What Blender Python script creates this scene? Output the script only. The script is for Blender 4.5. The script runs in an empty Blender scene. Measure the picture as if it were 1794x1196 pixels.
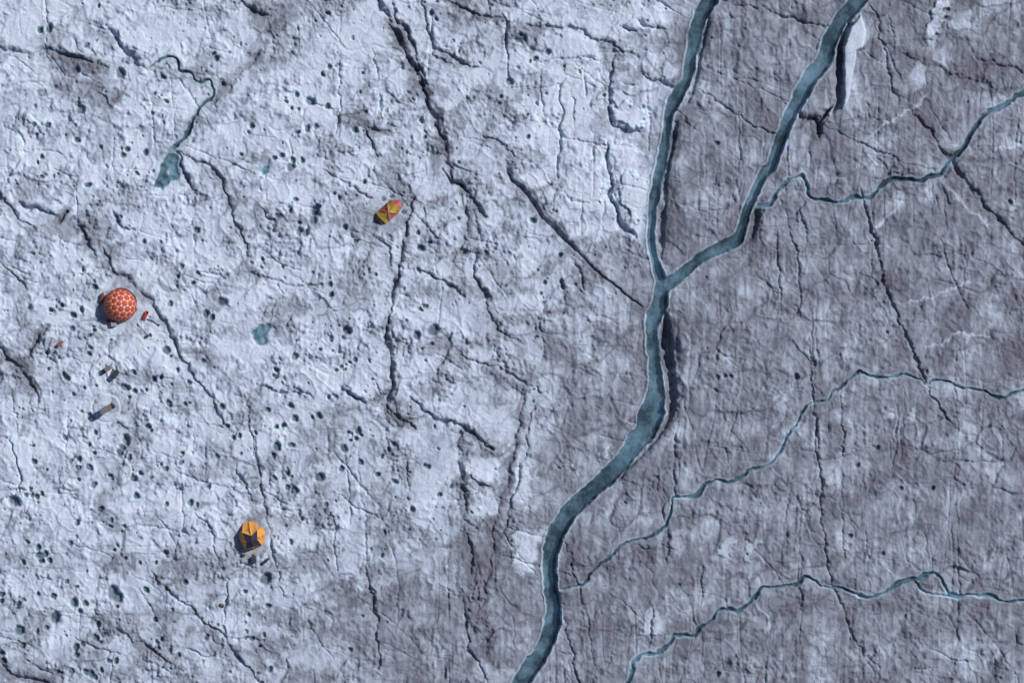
import bpy, bmesh, math, random
import numpy as np
from mathutils import Vector, Matrix

# ------------------------------------------------------------------ camera, sky, sun, exposure
scene = bpy.context.scene
COL = scene.collection
PX = 16.0                                   # survey units: 16 units of the traced map = 1 metre
def WX(x): return (x - 897.0) / PX
def WY(y): return (598.0 - y) / PX

cam_d = bpy.data.cameras.new("camera")
cam = bpy.data.objects.new("camera", cam_d); COL.objects.link(cam)
ALT = 350.0
cam.location = (0, 0, ALT)
cam.rotation_euler = (0, 0, 0)
cam_d.sensor_width = 36.0
cam_d.lens = 36.0 * ALT / (1794 / PX)
cam_d.clip_start = 1.0
cam_d.clip_end = 8000.0
scene.camera = cam

SUN_EL = math.radians(43)
SUN_H = Vector((0.86, 0.51)).normalized()   # horizontal direction towards the sun
world = bpy.data.worlds.new("World"); scene.world = world
world.use_nodes = True
nt = world.node_tree; nt.nodes.clear()
sky = nt.nodes.new("ShaderNodeTexSky"); sky.sky_type = 'NISHITA'
sky.sun_disc = False
sky.sun_elevation = SUN_EL
sky.sun_rotation = math.atan2(SUN_H.x, SUN_H.y)
sky.altitude = 1000
bg = nt.nodes.new("ShaderNodeBackground"); bg.inputs[1].default_value = 0.06
wo = nt.nodes.new("ShaderNodeOutputWorld")
nt.links.new(sky.outputs[0], bg.inputs[0]); nt.links.new(bg.outputs[0], wo.inputs[0])

sd = bpy.data.lights.new("sun", 'SUN'); sd.energy = 3.85; sd.angle = math.radians(0.53)
sd.color = (1.0, 0.98, 0.955)
sun = bpy.data.objects.new("sun", sd); COL.objects.link(sun)
sv = Vector((SUN_H.x * math.cos(SUN_EL), SUN_H.y * math.cos(SUN_EL), math.sin(SUN_EL)))
sun.rotation_euler = (-sv).to_track_quat('-Z', 'Y').to_euler()
sun.location = sv * 200

scene.view_settings.view_transform = 'Standard'
scene.view_settings.look = 'None'
scene.view_settings.exposure = 0.0
scene.view_settings.gamma = 1.0
scene.view_settings.use_curve_mapping = False
scene.render.engine = 'CYCLES'

SUNPX = (SUN_H.x, -SUN_H.y)                 # towards the sun on the traced map (y down)

# ------------------------------------------------------------------ noise helpers
def hsh(ix, iy, seed):
    n = (ix.astype(np.int64) * 374761393 + iy.astype(np.int64) * 668265263 + seed * 1274126177) & 0xFFFFFFFF
    n = ((n ^ (n >> 13)) * 1274126177) & 0xFFFFFFFF
    n = ((n ^ (n >> 15)) * 2246822519) & 0xFFFFFFFF
    return ((n ^ (n >> 16)) & 0xFFFFFFFF) / 4294967296.0

_tabs = {}
def _tab(seed):
    if seed not in _tabs:
        r = np.random.RandomState(seed + 77)
        a = r.rand(65536) * 2 * np.pi
        _tabs[seed] = (np.cos(a) + 1j * np.sin(a)).astype(np.complex64)
    return _tabs[seed]
def perlin(x, y, seed):
    g = _tab(seed)
    x = x.astype(np.float32); y = y.astype(np.float32)
    xf = np.floor(x); yf = np.floor(y)
    fx = x - xf; fy = y - yf
    i0 = xf.astype(np.int32) & 255; j0 = yf.astype(np.int32) & 255
    i1 = ((i0 + 1) & 255) << 8; j1 = (j0 + 1) & 255; i0 = i0 << 8
    u = fx * fx * fx * (fx * (fx * 6 - 15) + 10); v = fy * fy * fy * (fy * (fy * 6 - 15) + 10)
    def d(i, j, ax, ay):
        q = g.take(i | j)
        return q.real * ax + q.imag * ay
    a = d(i0, j0, fx, fy); b = d(i1, j0, fx - 1, fy)
    c = d(i0, j1, fx, fy - 1); e = d(i1, j1, fx - 1, fy - 1)
    a += u * (b - a); c += u * (e - c)
    return (a + v * (c - a)) * np.float32(1.5)
def sstep(a, b, x):
    t = np.clip((x - a) / (b - a), 0, 1)
    return t * t * (3 - 2 * t)

# ------------------------------------------------------------------ survey grid (fine over the camp, widening to the horizon)
STEP = 1.46
def axis(n):
    lo, hi = -46.0, n + 46.0
    fine = np.arange(lo, hi + STEP, STEP)
    d = STEP; out = []; p = fine[-1]
    while p < 60000:
        d *= 1.17; p += d; out.append(p)
    left = [lo - (q - fine[-1]) for q in out][::-1]
    return np.concatenate([left, fine, out])
AX = axis(1794); AY = axis(1196)
NX, NY = len(AX), len(AY)
X, Y = np.meshgrid(AX.astype(np.float32), AY.astype(np.float32))                 # shape (NY, NX)
SPC = np.maximum(np.gradient(AX)[None, :], np.gradient(AY)[:, None]).astype(np.float32)
def fade(wl): return 1.0 - sstep(np.float32(wl * 0.22), np.float32(wl * 0.5), SPC)
def nz(wx, wy, seed, ang=0.0, ox=0, oy=0):
    if ang:
        c, s = math.cos(ang), math.sin(ang)
        return perlin((X * c + Y * s) / wx + 31.7 + ox, (Y * c - X * s) / wy + 17.3 + oy, seed) * fade(min(wx, wy))
    return perlin(X / wx + 31.7 + ox, Y / wy + 17.3 + oy, seed) * fade(min(wx, wy))

# warped copies, so that traced lines get natural raggedness
W1x = 5.0 * nz(30, 30, 1) + 3.4 * nz(13, 13, 2) + 2.2 * nz(6, 6, 3)
W1y = 5.0 * nz(30, 30, 4) + 3.4 * nz(13, 13, 5) + 2.2 * nz(6, 6, 6)

def polydist(pts, xs, ys):
    """pts [(x,y,w)]: distance, local width, sun-side signed distance, along-parameter"""
    best = np.full(xs.shape, 1e9); wid = np.zeros(xs.shape); sg = np.zeros(xs.shape); al = np.zeros(xs.shape)
    L = 0.0
    for (x0, y0, w0), (x1, y1, w1) in zip(pts[:-1], pts[1:]):
        dx, dy = x1 - x0, y1 - y0
        l = math.hypot(dx, dy)
        if l < 1e-6: continue
        t = np.clip(((xs - x0) * dx + (ys - y0) * dy) / (l * l), 0, 1)
        ex = xs - (x0 + t * dx); ey = ys - (y0 + t * dy)
        d = np.sqrt(ex * ex + ey * ey)
        nx, ny = -dy / l, dx / l
        ns = nx * SUNPX[0] + ny * SUNPX[1]
        if ns < 0: nx, ny, ns = -nx, -ny, -ns
        m = d < best
        best = np.where(m, d, best); wid = np.where(m, w0 + t * (w1 - w0), wid)
        sg = np.where(m, np.sign(ex * nx + ey * ny) * min(1, ns * 1.4), sg)
        al = np.where(m, L + t * l, al)
        L += l
    return best, wid, sg, al
def window(pts, mar):
    xs = [p[0] for p in pts]; ys = [p[1] for p in pts]
    i0 = max(0, np.searchsorted(AX, min(xs) - mar) - 1); i1 = min(NX, np.searchsorted(AX, max(xs) + mar) + 1)
    j0 = max(0, np.searchsorted(AY, min(ys) - mar) - 1); j1 = min(NY, np.searchsorted(AY, max(ys) + mar) + 1)
    return slice(j0, j1), slice(i0, i1)
def W3(pts, w):
    """give a plain xy list the width w, tapering at both ends"""
    n = len(pts); o = []
    for i, p in enumerate(pts):
        if len(p) == 3: o.append((p[0], p[1], p[2] * 1.25)); continue
        t = i / (n - 1)
        o.append((p[0], p[1], w * (0.45 + 0.55 * min(1, 4 * min(t, 1 - t)))))
    return o
def smooth(pts, k=5):
    """Catmull-Rom refinement of (x,y,w)"""
    P = [pts[0]] + list(pts) + [pts[-1]]; out = []
    for i in range(1, len(P) - 2):
        a, b, c, d = P[i - 1], P[i], P[i + 1], P[i + 2]
        for j in range(k):
            t = j / k
            out.append(tuple(0.5 * ((2 * b[q]) + (c[q] - a[q]) * t + (2 * a[q] - 5 * b[q] + 4 * c[q] - d[q]) * t * t
                             + (3 * b[q] - a[q] - 3 * c[q] + d[q]) * t ** 3) for q in range(3)))
    out.append(tuple(pts[-1])); return out

# ------------------------------------------------------------------ traced map: streams
MAIN_L = [(1330,-420,26),(1300,-240,28),(1262,-70,26),(1243,0,25),(1225,33,24),(1213,88,21),(1207,125,17),(1199,148,17),(1183,172,22),(1172,198,16),(1168,226,14),
 (1166,251,17),(1156,298,18),(1148,338,18),(1143,375,14),(1141,425,11),(1147,452,13),(1154,480,17),(1161,502,22)]
MAIN_R = [(1720,-420,30),(1640,-190,30),(1545,-52,28),(1503,0,28),(1487,20,27),(1468,43,24),(1453,75,24),(1442,108,26),(1418,140,27),(1398,176,24),(1379,213,20),
 (1365,251,19),(1353,288,18),(1338,304,16),(1331,320,14),(1316,350,15),(1306,375,15),(1300,398,15),(1292,418,19),(1274,430,20),(1251,439,18),(1226,453,19),
 (1203,472,18),(1183,488,21),(1161,502,26)]
MAIN = [(1161,502,27),(1156,531,24),(1147,551,26),(1141,576,22),(1144,612,21),(1148,650,22),(1149,688,31),(1143,720,43),(1132,750,39),(1115,775,34),(1094,801,31),
 (1066,833,28),(1041,856,26),(1012,881,27),(993,904,27),(978,927,29),(968,951,27),(963,984,24),(964,1021,23),(970,1056,24),(969,1087,27),(960,1117,27),(946,1147,26),
 (927,1172,29),(909,1198,28),(870,1260,28),(800,1400,30),(760,1620,30)]
S1 = [(1327,363,8),(1337,361,8),(1350,358,8),(1365,333,7),(1383,315,8),(1405,310,9),(1413,325,8),(1414,340,8),(1425,348,7),(1450,351,7),(1470,356,7),(1490,346,8),(1513,348,7),
 (1528,344,8),(1541,328,10),(1563,314,10),(1588,314,8),(1613,317,7),(1626,310,10),(1648,304,9),(1658,288,7),(1673,273,10),(1691,256,10),(1701,233,8),(1716,213,8),(1729,196,9),
 (1756,188,10),(1776,171,11),(1794,163,11),(1850,130,10),(2050,60,10),(2300,20,10)]
S2 = [(2300,640,6),(2000,700,6),(1850,676,6),(1794,684,5),(1776,687,5),(1761,698,6),(1741,695,6),(1726,687,6),(1709,681,5),(1686,680,5),(1671,671,5),(1641,665,5),(1621,674,6),(1611,666,4),
 (1581,656,5),(1556,660,5),(1526,660,5),(1507,651,5),(1498,658,4),(1473,676,5),(1458,685,4),(1448,700,5),(1428,702,4),(1410,715,5),(1395,743,5),(1378,766,5),(1368,788,6),(1350,811,7),
 (1326,821,7),(1314,823,8),(1294,838,8),(1276,845,7),(1259,842,7),(1234,850,8),(1219,866,9),(1201,871,8),(1181,871,6),(1176,890,5),(1170,908,6),(1163,924,6),(1143,937,6),(1113,946,5),
 (1086,956,6),(1073,971,6),(1053,986,6),(1035,1004,4),(1025,1019,4.5),(1008,1025,5),(990,1032,5),(981,1033,5)]
S3 = [(2300,1100,8),(1950,1040,8),(1850,1060,6),(1794,1053,6),(1761,1054,6),(1741,1045,7),(1721,1042,9),(1696,1040,6),(1684,1045,10),(1664,1039,10),(1654,1021,5),(1641,1004,6),(1626,1006,8),(1601,1014,8),
 (1576,1021,12),(1553,1034,8),(1533,1045,6),(1521,1047,6),(1501,1040,7),(1475,1031,6),(1458,1029,5),(1438,1024,6),(1425,1014,6),(1410,1011,6),(1398,1021,7),(1375,1024,6),(1349,1029,7),
 (1334,1029,9),(1314,1054,9),(1294,1069,10),(1276,1067,8),(1256,1069,8),(1244,1087,8),(1226,1099,8),(1216,1112,8),(1196,1110,8),(1181,1112,8),(1173,1127,8),(1151,1142,9),(1126,1147,8),
 (1113,1157,9),(1106,1177,10),(1098,1200,9),(1070,1260,8),(1040,1420,8)]
S3B = [(1601,1014,5),(1616,1034,4),(1633,1040,5),(1650,1043,5),(1668,1041,6)]
S4 = [(262,119,3),(276,108,4),(298,100,4),(311,105,5),(316,123,6),(336,127,5),(341,139,5),(351,144,7),(366,139,6),(374,156,6),(369,173,6),(351,188,7),(344,201,7),(336,213,9),(331,231,9),(319,246,10),(306,256,10)]
STREAMS = [  # pts, bed depth, water level, rim height, far side shade
 (MAIN_L, 0.90, -0.46, 0.13), (MAIN_R, 0.90, -0.46, 0.13), (MAIN, 0.95, -0.46, 0.15),
 (S1, 0.44, -0.24, 0.06), (S2, 0.36, -0.20, 0.045), (S3, 0.44, -0.24, 0.06), (S3B, 0.32, -0.20, 0.03), (S4, 0.50, -0.27, 0.02)]
POOL1 = [(304,258),(292,268),(286,278),(279,292),(272,312),(270,326),(281,333),(292,330),(303,324),(312,310),(316,292),(313,272)]
POOL2 = [(441,580),(452,568),(463,566),(472,570),(479,580),(474,593),(468,608),(458,606),(446,600),(438,592)]
POOL3 = [(455,299),(461,291),(470,290),(475,299),(470,309),(460,310)]
POOLS = [POOL1, POOL2, POOL3]

# ------------------------------------------------------------------ traced map: cracks (points), width, depth factor, sun-side lip
CR = []
def crack(w, pts, dep=1.0, lip=0.0, sed=0.0): CR.append((W3(pts, w * .86), dep * 1.12, lip * 1.15, sed, .3 if len(pts[0]) == 3 else 1.0))
# the big crack from the top
crack(10, [(655,-40),(661,0),(676,28),(691,53),(703,78),(711,100),(726,120),(736,143),(746,166),(751,191),(764,208),(774,238),(781,261),(786,290),(792,318)], 1.0, .1, .45)
crack(6, [(684,5),(691,23),(713,63),(726,88),(733,113),(748,150)], 1.0, .1, .35)
crack(8, [(778,300),(790,318),(806,322),(813,330),(821,345),(839,362),(849,382)], 1.1, .15, .3)
crack(6, [(815,340),(819,375),(819,400),(811,438),(831,445),(831,471),(839,496),(849,513),(854,543),(876,581),(899,591),(915,603)], .9, .1, .3)
crack(5, [(830,370),(835,395),(841,420)], 1)
crack(11, [(888,296,2.5),(900,318,6),(915,328,7),(938,358,6),(958,388,7),(975,402,8),(1000,428,4.5),(1014,442,3.5),(1025,455,3),(1050,478,2.2),(1081,503,2),(1126,538,1.4)], .85, .22, .25)
crack(7, [(958,388),(975,402),(990,418)], 1.0, .15)
crack(4, [(846,241),(864,243),(880,255),(896,266),(902,274)], 1, .1)
crack(4, [(1000,448),(1013,473),(1028,513)], 1, .05)
crack(9, [(1063,245),(1066,276),(1066,300),(1071,325),(1066,345),(1076,365),(1088,390),(1098,408),(1116,417)], 1.0, .28)
crack(10, [(1066,195),(1071,218),(1086,226),(1100,229),(1120,231)], .9, .3)
crack(5, [(1078,100),(1073,105),(1072,133),(1067,171),(1066,195)], 1, .15)
crack(6, [(920,45),(960,48),(1008,48),(1030,60),(1071,78),(1091,93),(1116,98)], .8, .15, .3)
crack(8, [(1090,46),(1103,50),(1114,56)], 1, .2)
crack(6, [(1119,36),(1128,42),(1141,48),(1168,53)], 1, .25)
crack(7, [(1126,133),(1151,143),(1173,150),(1186,158)], 1, .2)
crack(5, [(1088,145),(1102,148),(1116,148)], 1, .2)
crack(3, [(925,110),(975,104),(1025,102),(1063,108)], 1, .04)
crack(3, [(985,140),(980,150),(983,201),(980,251),(978,300),(973,338),(968,375)], 1.2, .05)
crack(2.5, [(900,155),(950,152),(985,150)], 1, .05)
crack(3, [(983,241),(1040,251),(1118,258)], 1, .05)
crack(2.5, [(1000,152),(1006,200),(1008,240)], 1)
crack(2.5, [(955,300),(1000,350),(1055,357)], 1)
crack(2.5, [(1055,300),(1057,360),(1053,420)], .8)
crack(2.5, [(1231,115),(1284,138),(1340,160),(1400,190)], 1, .03)
crack(3.5, [(1211,148),(1251,173),(1311,213),(1355,235),(1380,240)], 1, .05)
crack(3, [(1183,190),(1223,228)], 1, .04)
crack(2.5, [(1276,221),(1331,253)], 1, .04)
crack(3.5, [(1259,3),(1296,10),(1349,21),(1400,35),(1455,51),(1485,56)], 1.2, .06)
crack(2.5, [(1410,-8),(1418,3),(1460,33)], 1)
crack(2.5, [(1350,168),(1395,196)], 1)
crack(8, [(1393,194),(1408,206),(1422,209),(1435,212),(1448,199),(1456,183)], 2.6, 0, .5)
crack(6, [(1433,211),(1436,222),(1437,240)], 2.6, 0, .5)
crack(3, [(1445,221),(1490,243),(1551,271),(1576,283),(1640,300)], 1, .06)
crack(3.5, [(1520,5),(1533,25),(1546,75),(1556,125),(1568,163),(1575,190)], 1, .06)
crack(3, [(1557,10),(1562,60),(1568,98)], 1)
crack(3, [(1513,83),(1526,98),(1541,110)], 1.2)
crack(9, [(1590,185),(1601,201),(1626,226),(1651,266),(1664,278),(1676,303),(1701,328),(1726,360),(1751,385),(1771,408),(1794,433),(1840,470)], .75, .12, .45)
crack(12, [(1563,85),(1626,115),(1676,133),(1726,146),(1761,161)], .35, .1, .4)
crack(5, [(1711,105),(1750,114),(1794,125),(1840,138)], .7, .08, .4)
crack(5, [(1505,325),(1511,350),(1523,390),(1536,435),(1548,483),(1566,538),(1591,593),(1606,635),(1621,673),(1638,703),(1656,728),(1666,743)], 1.0, .12)
crack(7, [(1524,395),(1531,415),(1537,440)], 1.2, .12)
crack(3.5, [(1373,368),(1383,400),(1398,450),(1403,526),(1404,560)], 1, .05)
crack(3, [(1403,362),(1410,395),(1418,425)], 1, .05)
crack(3, [(1358,380),(1362,430),(1366,500),(1368,570)], 1, .04)
crack(4.5, [(1418,600),(1420,625),(1425,700),(1435,796),(1438,900),(1440,920),(1445,959),(1458,1021),(1470,1050),(1485,1087),(1513,1147),(1541,1169)], 1, .08)
crack(3, [(1475,1060),(1500,1120),(1530,1180)], 1, .06)
crack(3.5, [(1473,683),(1474,740),(1476,800)], 1, .06)
crack(2.5, [(1673,610),(1674,700),(1676,800),(1677,880)], .8, .04)
crack(2.5, [(1583,670),(1582,730),(1576,810)], .8, .04)
crack(5, [(1187,745),(1183,763),(1181,810),(1183,863),(1188,876)], 1, .1)
crack(3, [(1290,715),(1286,730),(1276,780),(1269,831)], 1, .06)
crack(3, [(1259,606),(1254,630),(1250,648)], 1, .06)
crack(3, [(985,935),(993,956),(1003,984),(1008,1016),(1025,1067),(1035,1127),(1050,1179)], .9, .05)
crack(4, [(978,1020),(980,1036),(990,1097),(1003,1147),(1010,1196),(1016,1240)], 1, .1)
crack(5, [(1171,920),(1170,950),(1168,991)], .6, .1, .3)
crack(4, [(1145,1063),(1140,1110),(1135,1135)], .7, .15)
crack(3, [(1232,990),(1226,1010),(1228,1060)], .6, .1)
# left field
crack(7, [(-40,80),(0,85),(50,95),(90,89),(125,100),(166,108),(185,118)], .9, .1, .35)
crack(9, [(186,44),(195,60),(208,75),(226,95),(238,113),(251,118)], .7, .25, .15)
crack(3, [(130,72),(140,84),(147,93)], 1, .1)
crack(2.5, [(270,14),(310,15),(350,20)], 1, .05)
crack(8, [(455,88),(450,95),(426,123),(401,150),(376,178)], .45, .0, .5)
crack(6, [(418,-10),(426,0),(438,12),(450,23),(470,30)], .9, .1, .3)
crack(7, [(308,262),(311,271),(319,300),(334,325),(351,340)], 1.0, .15, .3)
crack(6, [(316,268),(340,282),(366,288),(380,303),(394,325),(404,363),(414,395),(431,425),(434,455)], .9, .12, .35)
crack(5, [(-30,335),(0,343),(20,365),(28,385),(63,400)], .9, .1, .35)
crack(8, [(30,354),(50,361),(70,368),(100,380)], .75, .28)
crack(5, [(118,374),(112,380),(106,387)], 1.8, 0, .7)
crack(8, [(198,372),(201,380),(213,395),(236,405)], .8, .25)
crack(7, [(138,396),(150,418),(161,435),(165,450)], .7, .1, .5)
crack(6, [(177,425),(181,433),(191,466),(216,486),(238,506),(266,526),(278,551),(291,573),(304,598),(314,620),(331,648),(351,670),(366,695),(381,725),(394,748)], .9, .08, .35)
crack(3, [(0,460),(15,470),(38,496),(50,505)], 1, .05, .2)
crack(4, [(83,570),(72,584),(63,598),(56,612),(48,626)], 1.2, .05, .6)
crack(8, [(-30,590),(0,608),(10,623),(33,643),(50,663),(63,685),(64,708)], .7, .15, .4)
crack(4, [(18,770),(28,808),(38,838),(35,863),(0,878),(-30,885)], 1.1, .1)
crack(4, [(431,695),(438,750),(450,800),(455,838),(463,890),(471,927),(475,947),(478,968),(486,999),(500,1050)], 1, .05, .1)
crack(4, [(411,813),(420,830),(431,848),(438,875)], 1, .05)
crack(3, [(30,760),(24,730),(18,690)], .8)
crack(6, [(726,345),(723,358),(713,393),(708,430),(701,460),(693,496),(686,538),(681,571),(678,598),(683,630),(690,655),(686,683),(678,713),(701,733),(728,748)], 1, .1, .35)
crack(7, [(681,600),(684,630),(690,655),(686,690)], 1.1, .1, .35)
crack(9, [(597,674),(604,681),(613,688),(624,695),(638,702)], 1.2, .35)
crack(4, [(638,702),(660,698),(681,690)], .7, 0, .4)
crack(7, [(718,697),(738,710),(753,725),(763,738),(782,739),(801,740),(814,750),(834,766),(850,777),(866,788)], 1, .2, .2)
crack(9, [(810,745),(806,780),(806,826),(811,850),(815,900)], .6, .0, .5)
crack(10, [(819,831),(827,838),(836,846),(861,851)], .8, .3)
crack(10, [(921,690),(905,760),(890,830),(876,871),(869,905),(863,935),(861,971),(849,1034),(831,1109)], .4, .1, .4)
crack(4, [(940,700),(925,760),(910,830),(896,880),(880,940)], .9, .1, .15)
crack(12, [(822,935),(826,960),(831,985),(828,1006)], .5, .2, .4)
crack(12, [(866,1095),(856,1120),(850,1142)], .5, .2, .3)
crack(9, [(790,1140),(783,1165),(776,1192)], .5, .2, .3)
crack(4, [(814,1060),(814,1077),(821,1134),(841,1167),(853,1196)], 1, .1)
crack(4, [(842,1020),(838,1060),(832,1110)], 1, .1)
crack(6, [(640,990),(648,1016),(658,1077),(663,1122),(666,1184)], .7, .12, .15)
crack(3, [(585,903),(585,959),(592,1010)], .8, .05)
crack(2.5, [(640,900),(643,960),(650,1010)], .8, .04)
crack(5, [(563,298),(600,315),(621,333),(648,345),(655,347)], .9, .12)
crack(5, [(450,355),(462,367),(478,385),(484,392)], .9, .1)
crack(6, [(651,413),(668,423),(681,433),(684,450),(684,465)], .8, .15, .3)
crack(7, [(733,474),(751,481),(776,493),(799,506),(815,520)], .9, .2, .1)
crack(3.5, [(430,478),(450,483),(483,491),(513,501),(550,501),(575,498)], 1, .05, .2)
crack(3, [(485,493),(495,513),(495,530)], 1, .05)
crack(3, [(481,530),(477,550),(472,566)], 1, .05)
crack(2.5, [(582,513),(545,531),(513,551),(490,580)], .8, .04)
crack(4, [(801,621),(825,630),(849,638),(881,648),(900,658),(925,675),(960,688)], .9, .1)
crack(3, [(862,600),(875,630),(889,650)], .9, .05)
crack(4, [(452,674),(470,682),(488,688),(515,688),(535,690)], .8, .12)
crack(3.5, [(510,673),(528,685),(545,700)], .9, .1)
crack(4.5, [(262,1002),(276,1014),(301,1041),(334,1062),(356,1087),(391,1109),(401,1132),(419,1152),(439,1172),(465,1205)], 1, .12, .15)
crack(3.5, [(344,899),(371,924),(376,959),(384,991),(401,1014),(398,1045),(394,1072),(393,1105)], 1, .06)
crack(8, [(-30,1140),(0,1162),(20,1179),(50,1190),(83,1196),(110,1215)], .7, .15, .5)
crack(5, [(205,1098),(216,1107),(251,1129),(275,1146),(296,1159),(312,1150)], .8, .08, .3)
crack(3, [(325,1136),(340,1140),(358,1149),(375,1147),(383,1136)], .9, .05)
crack(4, [(596,204),(612,200),(636,197)], .9, .05, .3)
crack(5, [(640,225),(646,241),(655,258),(663,272)], 1.2, .05, .4)
crack(4, [(630,215),(640,222),(660,228),(685,230)], .7, .0, .5)
crack(4.5, [(735,0),(738,13),(744,40),(751,58),(758,78),(762,100)], .9, .1, .3)
crack(4, [(775,-10),(790,5),(821,18),(850,30),(880,35)], .9, .1, .3)
crack(4, [(850,-20),(854,0),(861,30)], .9, .1)
crack(4, [(878,20),(886,45),(889,100),(891,145)], .9, .1)
crack(4.5, [(760,88),(775,92),(791,93),(805,104),(814,115),(836,120)], .9, .1, .3)
crack(3, [(757,96),(775,106),(793,115)], .9, .05, .3)
crack(3, [(660,170),(664,190),(664,200)], .9, .05)
crack(2.5, [(596,90),(597,140),(594,200),(588,235),(567,245),(566,290)], .8, .03)
crack(3, [(655,85),(659,130),(661,170)], .8, .03)
crack(4, [(300,1180),(280,1165)], .8)
crack(4, [(5,215),(40,240),(45,268)], .6)
crack(4, [(170,150),(188,180),(192,190)], .7, .05, .4)
crack(2.5, [(196,235),(197,275),(196,300)], .8, .03)
crack(2.5, [(130,270),(60,262),(20,268)], .6, .03)
crack(3, [(45,158),(47,168),(46,172)], 1)
crack(4, [(1638,805),(1660,809),(1690,807),(1720,806),(1770,808)], .6, .12)
crack(4, [(1594,1170),(1615,1172),(1640,1168)], .8, .15)
crack(3.5, [(1664,1152),(1690,1156),(1706,1160)], .8, .15)
crack(2.5, [(1674,880),(1677,960),(1680,1040),(1678,1120),(1672,1196)], .9, .05)
crack(2.5, [(1624,905),(1624,960),(1630,1000)], .8, .04)
crack(2.5, [(1475,830),(1476,940),(1478,985)], .8, .04)
crack(2.5, [(1404,900),(1402,1040),(1404,1180)], .8, .04)
# shaded trenches along the right banks
crack(13, [(1243,18,5),(1239,40,9),(1231,75,8),(1224,110,8),(1217,150,9),(1205,180,5)], .7, .12)
crack(13, [(1183,215,6),(1180,240,12),(1172,270,12),(1166,300,11),(1164,340,12),(1160,380,13),(1156,420,11),(1157,455,6)], .75, .10, .2)
crack(13, [(1165,548,6),(1168,575,15),(1169,610,18),(1172,640,18),(1177,668,17),(1179,695,14),(1176,722,10),(1165,748,6),(1148,772,5),(1130,791,6),(1115,804,4),(1085,838,3)], 1.1, .3, .35)
crack(12, [(1330,362,8),(1326,375,11),(1321,398,12),(1312,418,8),(1300,432,4)], .8, .1, .5)
crack(13, [(1487,42,6),(1474,75,9),(1471,113,11),(1471,150,11),(1470,175,9),(1461,198,6)], 1.3, 0, .2)
crack(4, [(1285,418,3),(1262,428,5),(1240,440,4)], .5, .0)
crack(6, [(1660,60),(1650,62),(1640,72),(1615,70)], .6, .2)

# dense sets of fine straight joints, in the few directions the ice has split along
rj = random.Random(11)
for q in range(240):
    x0, y0 = rj.uniform(-40, 1834), rj.uniform(-40, 1236)
    right = x0 > 1180 or (y0 > 950 and x0 > 600)
    fam = rj.random()
    if fam < (.62 if right else .30): an = math.radians(rj.gauss(89, 4))
    elif fam < .80: an = math.radians(rj.gauss(22, 7))
    elif fam < .92: an = math.radians(rj.gauss(55, 6))
    else: an = math.radians(rj.gauss(-32, 8))
    L = rj.uniform(35, 150) * (1.25 if right else .9)
    n_ = max(3, int(L / 25)); bow = rj.uniform(-.06, .06) * L
    pts = []
    for i in range(n_ + 1):
        f = i / n_ - .5; b_ = bow * (1 - 4 * f * f)
        pts.append((x0 + math.cos(an) * L * f - math.sin(an) * b_, y0 + math.sin(an) * L * f + math.cos(an) * b_))
    CR.append((W3(pts, rj.uniform(1.7, 3.2)), rj.uniform(.45, .95), .03 if rj.random() < .3 else 0.0, 0.0, .75))

# clean, bright, upstanding pieces: (cx, cy, rx, ry, angle, height)
BLK = [(1100,200,33,22,.1,.30),(1112,345,24,45,-.15,.30),(1020,335,38,34,.5,.16),(850,822,24,22,0,.20),(848,882,26,26,.0,.18),(912,845,18,48,.1,.22),(922,960,22,48,.2,.20),
 (1640,36,12,42,.45,.30),(1610,130,22,20,0,.14),(1551,723,9,11,.4,.22),(1600,728,9,12,-.3,.20),(650,660,32,38,.1,.12),(790,795,30,48,0,.10),(830,465,20,24,0,.08),(1120,30,40,22,.1,.18),
 (1010,80,30,18,0,.12),(1170,128,16,14,0,.14),(1010,200,26,48,0,.06),(640,60,45,55,0,.06),(560,110,40,60,.3,.04),(40,60,45,40,0,.06),(300,40,70,35,0,.05),(230,70,30,16,.5,.10),(30,810,30,45,0,.08),
 (80,705,28,14,.35,.10),(90,750,26,18,0,.10),(110,455,22,16,.5,.08),(240,480,40,30,.5,.05),(420,620,45,60,.6,.05),(870,740,45,30,.3,.06),(760,820,40,60,0,.05),(1150,1090,30,22,.3,.10),
 (1185,950,12,26,.2,.06),(1090,650,14,40,.2,.05),(1680,35,18,22,.1,.08),(1450,640,14,40,.1,.06),(1365,720,10,36,.05,.08),(1275,955,12,24,.3,.10),(1320,960,8,26,.25,.08),(430,1180,30,40,0,.06),(860,1180,40,22,.2,.10)]
STRIP = [(1508,26),(1517,55),(1511,85),(1500,89),(1498,113),(1491,150),(1486,176),(1475,192),(1480,160),(1478,113),(1478,83),(1491,48)]
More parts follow.
